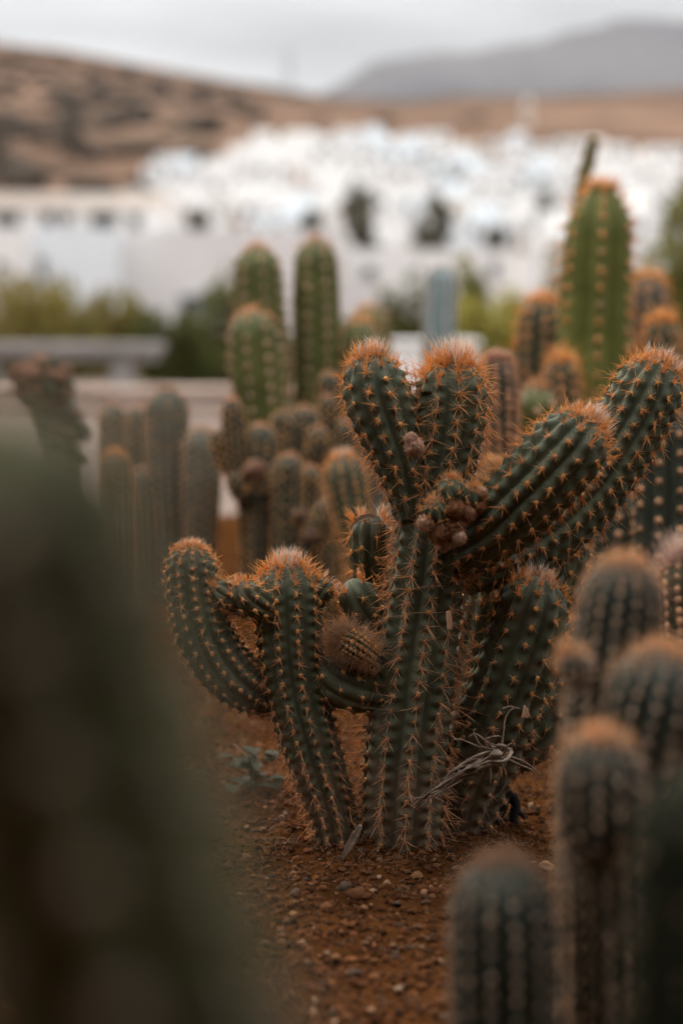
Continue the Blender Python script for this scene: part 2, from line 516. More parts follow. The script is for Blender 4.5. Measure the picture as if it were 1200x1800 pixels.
def stem(plant, path, Y, skin='skin_main', ribs=10, depth=0.17, sp=0.021, twist=0.0, n_rad=8, n_cen=2, lrad=0.0085, lcen=0.019,
         thick=0.00041, c_top=ORANGE, c_low=TAN, tuft=1.0, tuft_col=WHITE, bumps=0.045, down=0.25, ground=False, flat=1.05, hi=True, age=0.14,
         areole=0.0025, cap_dense=1.0, phase=None, world=False, rad_tilt=1.12, name='stem', acol=None, label=None, dense=1.0):
    """one ribbed stem or arm along a path of (px, py, radius px, depth offset) with its areoles, spines and woolly tip"""
    pts = []
    for q in path:
        if world:
            pts.append(list(q))
        else:
            p = W(q[0], q[1], Y + (q[3] if len(q) > 3 else 0.0))
            pts.append([*p, q[2] * PXM(p)])
    pts = np.array(pts)
    if ground:
        b = pts[0].copy()
        if b[2] > 0.02:
            k = max(1, int(b[2] / 0.15))
            low = [np.array([b[0], b[1], -0.04 + (b[2] + 0.04) * i / (k + 1), b[3]]) for i in range(k + 1)]
            pts = np.vstack([low, pts])
    S = catmull(pts, 20)
    seg = np.linalg.norm(np.diff(S[:, :3], axis=0), axis=1)
    cum = np.concatenate([[0], np.cumsum(seg)])
    Lt = cum[-1]
    rtip = S[-1, 3]
    h = min(rtip * flat, Lt * 0.6)
    step = sp / (5 if hi else 2.0)
    s_body = np.arange(0, Lt - h, step)
    s_dome = Lt - h + h * np.sin(np.linspace(0, math.pi / 2, 18 if hi else 10))
    s_dome[-1] = Lt - h * 0.0015
    s = np.concatenate([s_body, s_dome])
    keep = np.concatenate([[True], np.diff(s) > 1e-6])
    s = s[keep]

    def centre(ss):
        return np.stack([np.interp(ss, cum, S[:, i]) for i in range(3)], 1)

    def rad(ss):
        r0 = np.interp(ss, cum, S[:, 3])
        x = np.clip((ss - (Lt - h)) / h, 0, 1)
        dome = np.sqrt(np.clip(1 - x ** 2, 0, 1))
        return r0 * dome
    C = centre(s)
    T, U, B = frames(C)
    per = 8 if hi else 6
    nphi = ribs * per
    ph0 = rng.uniform(0, 6.28) if phase is None else phase
    ph = np.linspace(0, 2 * math.pi, nphi, endpoint=False)
    crest = np.abs(np.cos(ribs * ph / 2)) ** 0.85

    def profile(ss, crs, jit=1.0):
        r = rad(ss)
        x = np.clip((ss - (Lt - h)) / h, 0, 1)
        dep = depth * (1 + 0.9 * x ** 3)
        f = 1 - dep * (1 - crs)
        return r, f
    wob = 1 + 0.015 * np.sin(s[:, None] * 37 + 3 * ph[None]) * (1 if hi else 0.5)
    r, f = rad(s), None
    x = np.clip((s - (Lt - h)) / h, 0, 1)
    F = 1 - (depth * (1 + 0.9 * x ** 3))[:, None] * (1 - crest[None])
    rib_i = np.rint(ph * ribs / (2 * math.pi)).astype(int) % ribs
    off = np.where(rib_i % 2 == 0, 0.0, 0.5)
    bump = bumps * np.cos(2 * math.pi * (s[:, None] / sp - off[None])) * (crest ** 2)[None]
    Rr = r[:, None] * (F + bump) * wob
    ang = ph[None] + ph0 + twist * s[:, None]
    V = C[:, None] + (np.cos(ang)[..., None] * U[:, None] + np.sin(ang)[..., None] * B[:, None]) * Rr[..., None]
    base = np.array(plant.location)
    V = V.reshape(-1, 3) - base
    k = len(s)
    i, j = np.meshgrid(np.arange(k - 1), np.arange(nphi), indexing='ij')
    Q = np.stack([i * nphi + j, i * nphi + (j + 1) % nphi, (i + 1) * nphi + (j + 1) % nphi, (i + 1) * nphi + j], -1).reshape(-1, 4)
    body = link(name, mesh_np(name, V, quads=Q), M[skin], plant)
    if label:
        body['label'] = label
    # --- areoles along the rib crests
    AP, AN, AT, AS, AU = [], [], [], [], []
    for q in range(ribs):
        o_ = 0.0 if q % 2 == 0 else 0.5
        ss = (np.arange(1, int(Lt / sp) + 2) + o_) * sp
        ss = ss[ss < Lt - h]
        # inside the dome the areoles crowd together
        sd_ = [ss[-1] if len(ss) else 0.0]
        while sd_[-1] < Lt - 0.03 * h:
            xx = max(0, (sd_[-1] - (Lt - h)) / h)
            sd_.append(sd_[-1] + sp * (1 - 0.75 * xx) * max(0.12, math.sqrt(max(0.0, 1 - xx ** 2))))
        ss = np.concatenate([ss, np.array(sd_[1:])])
        ss = ss[ss < Lt * 0.9995] + rng.normal(0, sp * 0.06, np.sum(ss < Lt * 0.9995))
        ss = np.clip(ss, 0, Lt - 1e-5)
        cc = centre(ss)
        Ti = unit(np.stack([np.interp(ss, s, T[:, a]) for a in range(3)], 1))
        Ui = np.stack([np.interp(ss, s, U[:, a]) for a in range(3)], 1)
        Ui = unit(Ui - Ti * np.sum(Ui * Ti, 1)[:, None])
        Bi = np.cross(Ti, Ui)
        a_ = 2 * math.pi * q / ribs + ph0 + twist * ss
        d = np.cos(a_)[:, None] * Ui + np.sin(a_)[:, None] * Bi
        rr = rad(ss) * (1 + bumps * 0.8)
        e = 1e-4
        dr = (rad(np.minimum(ss + e, Lt)) - rad(ss - e)) / (2 * e)
        dr = np.clip(dr, -6, 2)
        nn = unit(d - dr[:, None] * Ti)
        AP.append(cc + d * rr[:, None])
        AN.append(nn)
        AT.append(Ti)
        AS.append(np.cross(Ti, d))
        AU.append(Lt - ss)
    AP, AN, AT, AS, AU = map(np.concatenate, (AP, AN, AT, AS, AU))
    vis = AP[:, 2] > 0.0
    AP, AN, AT, AS, AU = AP[vis], AN[vis], AT[vis], AS[vis], AU[vis]
    m = len(AP)
    if m == 0:
        return body
    youth = np.exp(-np.maximum(AU - h * 0.4, 0) / age)          # 1 near the tip, 0 on old growth
    dome = np.clip(1 - AU / (h * 0.9), 0, 1)
    # felt pads
    iv, if_ = ico()
    size = areole * (1 - 0.55 * dome) * rng.uniform(0.75, 1.2, m)
    tang = unit(AT - AN * np.sum(AT * AN, 1)[:, None])
    side = np.cross(AN, tang)
    PV = AP[:, None] + (iv[None, :, 0:1] * tang[:, None] * 1.2 + iv[None, :, 1:2] * side[:, None] + iv[None, :, 2:3] * AN[:, None] * 0.7) * size[:, None, None]
    ac_t = acol if acol is not None else np.array((0.88, 0.45, 0.16))
    ac = (youth[:, None] * ac_t + (1 - youth[:, None]) * ((c_low * 1.15) if acol is not None else np.array((0.72, 0.34, 0.11)))) * rng.uniform(0.75, 1.15, (m, 1))
    PF = (np.arange(m)[:, None, None] * 12 + if_[None]).reshape(-1, 3)
    link('areoles', mesh_np('areoles', PV.reshape(-1, 3) - base, tris=PF, col=np.clip(np.repeat(ac, 12, 0), 0, 1)), M['areole'], body, 'stuff')
    # spines
    P, D, LL, RR, CC, BE = [], [], [], [], [], []

    vigor = np.clip(rng.normal(1.0, 0.16, m), 0.6, 1.4)
    grey = (rng.uniform(size=m) < 0.12)[:, None] * rng.uniform(0.3, 0.8, (m, 1))

    def add(sel, tilt, az, ln, th, col, bend=0.0):
        ln = ln * vigor[sel]
        col = col * (1 - grey[sel]) + np.array((0.36, 0.31, 0.27)) * grey[sel]
        nn, tt, sd2 = AN[sel], tang[sel], side[sel]
        dd = unit(nn * np.cos(tilt)[:, None] + (tt * np.cos(az)[:, None] + sd2 * np.sin(az)[:, None]) * np.sin(tilt)[:, None])
        P.append(AP[sel] + nn * (size[sel] * 0.3)[:, None])
        D.append(dd)
        LL.append(ln)
        RR.append(th)
        CC.append(col)
        BE.append(rng.normal(0, 1, (len(ln), 3)) * (ln * bend)[:, None])
    allm = np.arange(m)
    for kx in range(n_rad):
        sel = allm[rng.uniform(size=m) < 0.86 * dense]
        q = len(sel)
        az = 2 * math.pi * kx / n_rad + rng.normal(0, 0.35, q) + math.pi
        tilt = np.clip(rng.normal(rad_tilt, 0.16, q), 0.3, 1.5)
        ln = lrad * rng.uniform(0.45, 1.4, q) * (0.8 + 0.35 * youth[sel])
        col = (youth[sel, None] * c_top + (1 - youth[sel, None]) * c_low) * rng.uniform(0.7, 1.2, (q, 1))
        pal = rng.uniform(size=q) < 0.28
        col[pal] = col[pal] * 0.35 + PALE * 0.6
        add(sel, tilt, az, ln, np.full(q, thick * 0.76), np.clip(col, 0, 0.95), 0.05 if hi else 0)
    for kx in range(n_cen):
        sel = allm[rng.uniform(size=m) < 0.72 * dense]
        q = len(sel)
        az = rng.normal(math.pi, 0.9, q)
        tilt = np.abs(rng.normal(down * 2.2, 0.32, q))
        ln = lcen * rng.uniform(0.55, 1.25, q)
        col = (youth[sel, None] * c_top + (1 - youth[sel, None]) * (c_low * 1.25)) * rng.uniform(0.75, 1.2, (q, 1))
        add(sel, tilt, az, ln, np.full(q, thick), np.clip(col, 0, 0.95), 0.02 if hi else 0)
    # erect orange spines and pale wool at the growing tip
    if tuft > 0:
        cand = allm[dome > 0.10]
        if len(cand):
            nk = int(130 * cap_dense * tuft)
            sel = rng.choice(cand, nk)
            tipdir = unit(T[-1])
            for wool, frac, colr, l0, l1, bd in ((0, 0.9, c_top, 1.05, 1.0, 0.04), (1, 0.42 * tuft, tuft_col, 0.85, 1.35, 0.10)):
                q = int(nk * frac)
                ssel = sel[:q] if not wool else rng.choice(cand[np.argsort(AU[cand])[:max(4, int(len(cand) * 0.55))]], q)
                dd = unit(AN[ssel] * 0.45 + tipdir[None] * 0.75 + rng.normal(0, 0.26, (q, 3)))
                P.append(AP[ssel] + rng.normal(0, 0.001, (q, 3)))
                D.append(dd)
                ln = lcen * l0 * rng.uniform(0.6, 1.15, q) * l1
                LL.append(ln)
                RR.append(np.full(q, thick * (0.6 if wool else 0.95)))
                CC.append(np.clip(colr * rng.uniform(0.8, 1.12, (q, 1)), 0, 0.95))
                BE.append(rng.normal(0, 1, (q, 3)) * (ln * bd)[:, None])
    P, D, LL, RR, CC, BE = map(np.concatenate, (P, D, LL, RR, CC, BE))
    link('spines', spine_mesh('spines', P - base, D, LL, RR, CC, BE if hi else None), M['spine'], body, 'stuff')
    return body


# ------------------------------------------------------------------ terrain
def sstep(a, b, x):
    t = np.clip((x - a) / (b - a), 0, 1)
    return t * t * (3 - 2 * t)


def vnoise(x, y, s, seed=0.0):
    return np.array([mnoise.noise((float(a) / s + seed, float(b) / s, seed * 1.7)) for a, b in zip(np.ravel(x), np.ravel(y))]).reshape(np.shape(x))


def hill_z(x, y):
    x = np.asarray(x, dtype=float)
    y = np.asarray(y, dtype=float)
    rise = 0.150 * (np.log1p(np.exp(np.clip((y - 97) / 12, -40, 40))) * 12)
    rise = np.where(y > 720, 0.150 * 623 - 0.16 * (y - 720), rise)
    rise = rise + 3.5 * sstep(380, 700, y)
    left = np.maximum(0, -x + 6 * np.log1p(np.exp(np.clip(x / 6, -30, 30))) * 0) * 0.16 * sstep(180, 650, y)
    right = np.maximum(0, x - 20) * 0.02 * sstep(300, 650, y)
    return rise + left + right - 0.12


def lin(*segs):
    out = []
    for a, b, n in segs:
        out.append(np.linspace(a, b, n, endpoint=False))
    return np.concatenate(out + [[segs[-1][1]]])


def grid_mesh(name, xs, ys, zf):
    X, Yg = np.meshgrid(xs, ys)
    Z = zf(X, Yg)
    V = np.stack([X, Yg, Z], -1).reshape(-1, 3)
    nx, ny = len(xs), len(ys)
    i, j = np.meshgrid(np.arange(ny - 1), np.arange(nx - 1), indexing='ij')
    Q = np.stack([i * nx + j, i * nx + j + 1, (i + 1) * nx + j + 1, (i + 1) * nx + j], -1).reshape(-1, 4)
    return mesh_np(name, V, quads=Q)


def soil_z(X, Yg):
    n1 = vnoise(X, Yg, 0.25, 1.3) * 0.008
    n2 = vnoise(X, Yg, 0.05, 4.1) * 0.007
    n3 = vnoise(X, Yg, 0.018, 7.7) * 0.0045
    fade = sstep(8.0, 5.0, Yg)
    mound = sum(0.006 * np.exp(-((X - q[0]) ** 2 + (Yg - q[1]) ** 2) / 0.075 ** 2) for q in (G(705, 1497), G(592, 1490), G(800, 1480)))
    return (n1 + n2 + n3) * fade + mound


ground = link('ground', grid_mesh('ground', lin((-6, -1.0, 30), (-1.0, -0.35, 60), (-0.35, 0.45, 115), (0.45, 1.0, 50), (1.0, 6, 30)),
                                  lin((-3, 1.2, 24), (1.2, 2.4, 170), (2.4, 4.0, 110), (4.0, 5.7, 60)), soil_z), M['soil'])
ground['kind'] = 'structure'


def path_z(X, Yg):
    return -0.012 + vnoise(X, Yg, 0.3, 2.2) * 0.006


gp = link('gravel_path', grid_mesh('gravel_path', lin((-14, 14, 110)), lin((5.2, 30, 90)), path_z), M['path'])
gp['kind'] = 'structure'


def terr_z(X, Yg):
    z = hill_z(X, Yg)
    a = sstep(120, 300, Yg)
    z = z + vnoise(X, Yg, 60, 3.1) * 3.0 * a + vnoise(X, Yg, 17, 5.1) * 0.9 * a
    return np.where(Yg > 1100, np.maximum(z, -40), z)


hs = link('hillside', grid_mesh('hillside', lin((-3000, -600, 16), (-600, -260, 22), (-260, 260, 105), (260, 600, 22), (600, 3000, 16)),
                                lin((-60, 28, 6), (28, 120, 20), (120, 460, 70), (460, 760, 90), (760, 1100, 10), (1100, 6500, 12)), terr_z), M['hill'])
hs['kind'] = 'structure'

# far mountain range on the right
MY = 3600.0


def mountain(name, prof, Y0, dpt, mat, label=None):
    px = np.linspace(prof[0][0], prof[-1][0], 160)
    py = np.interp(px, [p[0] for p in prof], [p[1] for p in prof])
    xs = (px - 600) / FPX * Y0
    top = CAM[2] + (580 - py) / FPX * Y0
    top = top + vnoise(px, px * 0, 60, 9.0) * 9
    rows = np.linspace(0, 1, 26)
    V = []
    for t in rows:
        yy = Y0 - dpt + dpt * t
        zz = -60 + (top + 60) * (t ** 0.75)
        jit = vnoise(xs, np.full_like(xs, yy), 240, 2.0) * 55 * math.sin(math.pi * t)
        V.append(np.stack([xs, np.full_like(xs, yy) + jit, zz + jit * 0.7], 1))
    for t in (0.5, 1.0):
        V.append(np.stack([xs, np.full_like(xs, Y0 + dpt * t), -60 + (top + 60) * (1 - t)], 1))
    V = np.vstack(V)
    ny, nx = 28, len(px)
    i, j = np.meshgrid(np.arange(ny - 1), np.arange(nx - 1), indexing='ij')
    Q = np.stack([i * nx + j, i * nx + j + 1, (i + 1) * nx + j + 1, (i + 1) * nx + j], -1).reshape(-1, 4)
    o = link(name, mesh_np(name, V, quads=Q), mat)
    o['kind'] = 'structure'
    return o


mountain('mountain', [(330, 330), (480, 230), (590, 160), (650, 125), (700, 110), (790, 104), (850, 98), (950, 85), (1010, 65), (1080, 48), (1150, 50), (1220, 58), (1350, 90), (1600, 60), (1900, 150), (2300, 300)], MY, 1300, M['mountain'])
# dry scrub dotted over the hillside (nobody could count it)
def scrub():
    iv, f = ico()
    n = 1700
    px = rng.uniform(-250, 1450, n)
    Yy = 190 + 530 * rng.uniform(0, 1, n) ** 0.8
    x = (px - 600) / FPX * Yy
    dens = vnoise(x, Yy, 55, 6.6)
    keep = (dens > -0.05 + 0.0012 * (px - 300)) & ((px < 420) | (Yy > 430))
    x, Yy = x[keep], Yy[keep]
    z = terr_z(x, Yy)
    VV, CC = [], []
    for a, b, c in zip(x, Yy, z):
        s = rng.uniform(0.6, 2.6)
        v = iv * np.array((s * rng.uniform(1, 1.9), s * rng.uniform(1, 1.6), s * 0.7)) * rng.uniform(0.75, 1.25, (12, 1)) + np.array((a, b, c + s * 0.25))
        VV.append(v)
        CC.append(np.repeat(np.array([(0.078, 0.056, 0.037)]) * rng.uniform(0.7, 1.4), 12, 0))
    V = np.vstack(VV)
    F = (np.arange(len(x))[:, None, None] * 12 + f[None]).reshape(-1, 3)
    o = link('hillside_scrub', mesh_np('hillside_scrub', V, tris=F, col=np.vstack(CC)), M['leaf'], None, 'stuff')
    tag(o, 'dark dry scrub dotted over the brown hillside', 'scrub')


scrub()

# ------------------------------------------------------------------ village
def house_body(wd, dp, ht, para=0.45, upper=None):
    """whitewashed block with a parapet round a sunken flat roof, and sometimes a set-back upper storey"""
    t = 0.3
    bx = [(-wd / 2, wd / 2, 0, dp, -4, ht - para),
          (-wd / 2, wd / 2, 0, t, ht - para, ht), (-wd / 2, wd / 2, dp - t, dp, ht - para, ht),
          (-wd / 2, -wd / 2 + t, t, dp - t, ht - para, ht), (wd / 2 - t, wd / 2, t, dp - t, ht - para, ht)]
    if upper:
        x0, x1, y0, h2 = upper
        bx.append((x0, x1, y0, dp - t - 0.01, ht - para - 0.05, ht + h2))
    return boxes('wall', bx)


WIN = boxes('window', [(-0.5, 0.5, -0.03, 0.1, 0, 1.25)])
WFR = boxes('frame', [(-0.62, -0.5, -0.07, 0.1, -0.12, 1.37), (0.5, 0.62, -0.07, 0.1, -0.12, 1.37), (-0.5, 0.5, -0.07, 0.1, 1.25, 1.37), (-0.7, 0.7, -0.13, 0.1, -0.12, -0.001)])
DOOR = boxes('door', [(-0.5, 0.5, -0.04, 0.1, 0, 2.1)])
TANK_V, TANK_Q, TANK_T = tube([(0, 0, 0), (0, 0, 0.05), (0, 0, 0.95), (0, 0, 1.0)], [0.45, 0.5, 0.5, 0.4], 10, 2)
TANK = mesh_np('water_tank', TANK_V, quads=TANK_Q, tris=TANK_T)
for me_, k_ in ((WIN, 'glass'), (WFR, 'frame'), (DOOR, 'door'), (TANK, 'bluewhite')):
    me_.materials.append(M[k_])

KINDS = []
for kx, (wd, dp, ht, up, wins, door, mat) in enumerate([
        (9.0, 8.0, 3.6, None, [(-2.6, 1.1), (2.4, 1.1)], (0.1, 0.0), 'white'),
        (7.5, 8.0, 6.4, None, [(-2.0, 1.1), (1.9, 1.1), (-2.0, 4.0), (1.9, 4.0)], (0.0, 0.0), 'white'),
        (11.0, 8.0, 3.4, (-5.0, 0.5, 3.0, 2.6), [(-3.6, 1.0), (-1.2, 1.0), (3.6, 1.0)], (1.3, 0.0), 'white'),
        (6.0, 7.0, 4.2, None, [(1.4, 1.5)], (-1.2, 0.0), 'white'),
        (10.0, 8.0, 6.0, (1.0, 4.6, 4.0, 2.4), [(-3.4, 1.0), (3.4, 1.0), (-3.4, 3.9), (0.0, 3.9), (3.4, 3.9)], (0.2, 0.0), 'bluewhite'),
        (8.0, 8.0, 5.8, None, [(-2.2, 1.0), (2.2, 1.0), (-2.2, 3.8), (0, 3.8), (2.2, 3.8)], (0, 0), 'cream'),
        (6.5, 7.0, 3.5, None, [(-1.6, 1.0)], (1.2, 0), 'terracotta')]):
    b = house_body(wd, dp, ht, upper=up)
    b.materials.append(M[mat])
    KINDS.append((wd, dp, ht, b, wins, door))
HLAB = ['low flat-roofed white house with a door between two windows in the hillside village',
        'narrow two-storey white house with a flat roof in the hillside village',
        'wide white house with a set-back upper storey in the hillside village',
        'small white house with one window beside its door in the hillside village',
        'wide two-storey bluish white house in the hillside village',
        'cream two-storey house among the white houses of the hillside village',
        'small terracotta house among the white houses of the hillside village']


def house(kind, x, y, z, rot=0.0, scl=1.0, label=None, group='houses of the hillside village', parts=True):
    wd, dp, ht, b, wins, door = KINDS[kind]
    t = thing('white_house' if kind < 5 else ('cream_house' if kind == 5 else 'terracotta_house'), label or HLAB[kind], 'house', (x, y, z), group)
    t.rotation_euler = (0, 0, rot)
    t.scale = (scl, scl, scl)
    link('wall', b, None, t)
    if parts:
        for (wx, wz) in wins:
            q = link('window', WIN, None, t)
            q.location = (wx, 0, wz)
            link('frame', WFR, None, q)
        q = link('door', DOOR, None, t)
        q.location = (door[0], 0, door[1])
    return t


nh = 0
ORD = ['leftmost', 'second', 'third', 'fourth', 'fifth', 'sixth', 'seventh', 'eighth', 'ninth', 'tenth', 'eleventh', 'twelfth', 'thirteenth', 'fourteenth', 'fifteenth', 'sixteenth', 'seventeenth', 'eighteenth', 'nineteenth', 'twentieth', 'twenty-first', 'twenty-second', 'twenty-third', 'twenty-fourth', 'twenty-fifth', 'twenty-sixth', 'twenty-seventh', 'twenty-eighth']
ROW = ['lowest row', 'second row up', 'third row up', 'fourth row up', 'fifth row up', 'sixth row up', 'seventh row up', 'eighth row up', 'ninth row up', 'tenth row up', 'eleventh row up', 'twelfth row up', 'thirteenth row up', 'fourteenth row up', 'fifteenth row up', 'sixteenth row up', 'seventeenth row up', 'eighteenth row up', 'nineteenth row up', 'twentieth row up']
HADJ = ['low white house', 'narrow two-storey white house', 'wide stepped white house', 'small white house', 'bluish white house', 'cream house', 'terracotta house']
row_i = 0
Yr = 128.0
while Yr < 292:
    zc = float(hill_z(0, Yr))
    ypx = 580 - (zc + 3 - 0.62) / Yr * FPX
    lo = np.interp(ypx, [255, 276, 310, 350, 400], [440, 400, 255, 190, 175])
    hi = np.interp(ypx, [240, 262, 285, 310, 400], [1000, 1040, 1180, 1260, 1290])
    xl, xr = (lo - 600) / FPX * Yr, (hi - 600) / FPX * Yr
    x = xl + rng.uniform(0, 2)
    col_i = 0
    while x < xr:
        kind = int(rng.choice(7, p=[0.26, 0.24, 0.18, 0.20, 0.07, 0.035, 0.015]))
        s_ = rng.uniform(0.5, 0.74)
        wd = KINDS[kind][0] * s_
        if rng.uniform() < 0.93:
            yy = Yr + rng.uniform(-2.2, 2.2)
            house(kind, x + wd / 2, yy, float(terr_z(np.array([x]), np.array([yy]))[0]) - 0.3, rng.normal(0, 0.16), s_,
                  label='%s, %s in the %s of the village' % (HADJ[kind], 'leftmost' if col_i == 0 else ORD[col_i] + ' from the left', ROW[row_i]))
            nh += 1
            col_i += 1
        x += wd + rng.choice([0.15, 0.6, 1.6, 3.0], p=[0.4, 0.3, 0.2, 0.1])
    row_i += 1
    Yr += 8.6 + 0.016 * (Yr - 128)
print('houses', nh)


# nearer large buildings on the left and at the foot of the village
def building(name, label, px0, px1, ytop, Y, dpt, mat, wins=(), ybot=560, band=None, rot=0.0, wmat='glass', doors=()):
    a, b = W(px0, ytop, Y), W(px1, ytop, Y)
    x0, x1, zt = a[0], b[0], a[2]
    cx = (x0 + x1) / 2
    t = thing(name, label, 'building', (cx, Y, 0))
    t.rotation_euler = (0, 0, rot)
    hw = (x1 - x0) / 2
    link('wall', boxes('wall', [(-hw, hw, 0, dpt, -1.0, zt - 0.35), (-hw, hw, 0, 0.25, zt - 0.35, zt), (-hw, hw, dpt - 0.25, dpt, zt - 0.35, zt), (-hw, -hw + 0.25, 0.25, dpt - 0.25, zt - 0.35, zt), (hw - 0.25, hw, 0.25, dpt - 0.25, zt - 0.35, zt)]), M[mat], t)
    if band:
        zb = W(px0, band, Y)[2]
        link('parapet', boxes('parapet', [(-hw - 0.15, hw + 0.15, -0.15, -0.003, zb, zt + 0.06)]), M['cream'], t)
    for (wx0, wx1, wy0, wy1) in wins:
        p, q = W(wx0, wy0, Y), W(wx1, wy1, Y)
        wv = link('window', boxes('window', [(p[0] - cx, q[0] - cx, -0.02, 0.05, q[2], p[2])]), M[wmat], t)
        f = 0.07
        X0, X1, Z0, Z1 = p[0] - cx, q[0] - cx, q[2], p[2]
        link('frame', boxes('frame', [(X0 - f, X0 - 0.002, -0.05, 0.05, Z0 - f, Z1 + f), (X1 + 0.002, X1 + f, -0.05, 0.05, Z0 - f, Z1 + f), (X0, X1, -0.05, 0.05, Z1 + 0.002, Z1 + f), (X0 - f, X1 + f, -0.1, 0.05, Z0 - f * 2, Z0 - f - 0.002)]), M['frame'], wv)
    return t


building('long_building', 'long low white building with a cream parapet and dark windows at the left', -160, 285, 342, 75, 9, 'white',
         [(-10, 35, 373, 398), (75, 97, 372, 396), (108, 128, 374, 392), (160, 206, 374, 400), (228, 248, 378, 402), (-90, -40, 373, 398)], band=368)
building('rendered_building', 'bluish white block in front of the long low building at the left', 48, 192, 402, 62, 6, 'bluewhite', [(68, 82, 455, 490)])
building('white_outbuilding', 'small bright white block at the left edge of the photograph', -120, 22, 398, 58, 6, 'white', [(-8, 12, 462, 474)])
building('warehouse', 'wide greyish white windowless block behind the tall green cacti', 192, 606, 404, 66, 10, 'greywhite', [(316, 372, 520, 550)])
building('white_building', 'bright white flat-roofed building behind the pale blue cactus', 606, 905, 438, 70, 9, 'white', [(640, 660, 468, 490), (858, 875, 462, 484)])
building('village_hall', 'white building partly hidden by the tallest cactus at the right', 912, 1290, 452, 78, 9, 'white', [(1130, 1150, 470, 490)])

# tall mast on the ridge and a slim tower in the village
mz = float(terr_z(np.array([-21.0]), np.array([700.0]))[0])
V, Q, T_ = merge([tube([(0, 0, -1), (0, 0, 12), (0, 0, 34)], [0.75, 0.6, 0.35], 6, 4)] + [tube([(-2.2, 0, h_), (0, 0, h_), (2.2, 0, h_)], [0.25, 0.3, 0.25], 5, 3) for h_ in (22, 27, 31)])
o = link('radio_mast', mesh_np('radio_mast', V, quads=Q, tris=T_), M['metal'])
o.location = (-21, 700, mz)
tag(o, 'slim grey mast standing on the hill crest against the cloudy sky', 'mast')
tz = float(terr_z(np.array([46.0]), np.array([430.0]))[0])
t = thing('bell_tower', 'slim white tower rising above the village roofs', 'tower', (46, 430, tz))
t.scale = (0.6, 0.6, 0.9)
link('wall', boxes('wall', [(-1.6, 1.6, 0, 3.2, -4, 5.0), (-1.9, 1.9, -0.3, 3.5, 5.0, 5.4), (-1.2, 1.2, 0.4, 2.8, 5.4, 7.4)]), M['cream'], t)
link('opening', boxes('opening', [(-0.5, 0.5, -0.05, 0.1, 2.6, 4.4)]), M['glass'], t)


# ------------------------------------------------------------------ shrubs and trees
def crown_mesh(rx, ry, rz, n, leaf, c1, c2, upright=0.0, clumps=26, base_z=0.0):
    cc = unit(rng.normal(size=(clumps, 3))) * rng.uniform(0.35, 0.95, (clumps, 1))
    cc[:, 2] = np.abs(cc[:, 2]) * 1.0 if base_z == 0 else cc[:, 2]
    rad_ = rng.uniform(0.2, 0.42, clumps)
    k = rng.integers(0, clumps, n)
    p = (cc[k] + unit(rng.normal(size=(n, 3))) * (rad_[k] * rng.uniform(0.55, 1.0, n) ** 0.5)[:, None]) * np.array((rx, ry, rz))
    p[:, 2] += base_z
    d = unit(rng.normal(size=(n, 3)) * (1 - upright) + np.array((0, 0, 1.0)) * (0.35 + upright * 1.2))
    sdv = unit(np.cross(d, rng.normal(size=(n, 3))))
    ln = leaf * rng.uniform(0.6, 1.4, n)
    wd = ln * (0.42 - 0.27 * upright)
    V = np.stack([p, p + d * (ln * 0.5)[:, None] + sdv * wd[:, None] * 0.5, p + d * ln[:, None], p + d * (ln * 0.5)[:, None] - sdv * wd[:, None] * 0.5], 1)
    tone = rng.uniform(0, 1, clumps)[k] * 0.7 + rng.uniform(0, 1, n) * 0.3
    c = (np.array(c1)[None] * (1 - tone[:, None]) + np.array(c2)[None] * tone[:, None])
    Qd = np.arange(n * 4).reshape(-1, 4)
    return mesh_np('crown', V.reshape(-1, 3), quads=Qd, smooth=False, col=np.repeat(c, 4, 0))


def shrub(name, label, px, ytop, Y, wpx, c1, c2, n=2600, leaf=0.09, upright=0.0, zb=0.0, cat='shrub', group=None, trunk=0.25, clumps=26, rz=None):
    p = W(px, ytop, Y)
    m_ = PXM(p)
    top = p[2] - zb
    rx = wpx * m_ / 2 * (1.5 if rz is None else 1.0)
    if rz is None:
        t = thing(name, label, cat, (p[0], Y, zb), group)
        link('crown', crown_mesh(rx, rx * 0.8, top / 1.02, int(n * 1.5), leaf, c1, c2, upright, clumps), M['leaf'], t)
    else:                                   # tree: crown lifted on a trunk
        t = thing(name, label, cat, (p[0], Y, zb), group)
        link('crown', crown_mesh(rx, rx, rz, n, leaf, c1, c2, upright, clumps, base_z=top - rz * 1.1), M['leaf'], t)
    parts = []
    h_ = top * 0.6 if rz is None else max(top - rz, 0.4)
    for kx in range(4):
        a = rng.uniform(0, 6.28)
        e = rx * 0.45 * (1 if kx else 0)
        parts.append(tube([(0, 0, -0.3), (math.cos(a) * e * 0.25, math.sin(a) * e * 0.25, h_ * 0.45), (math.cos(a) * e, math.sin(a) * e, h_)], [rx * 0.09 * trunk * 4, rx * 0.06 * trunk * 4, rx * 0.02], 6, 4))
    V, Q, T_ = merge(parts)
    link('trunk', mesh_np('trunk', V, quads=Q, tris=T_), M['bark'], t)
    return t


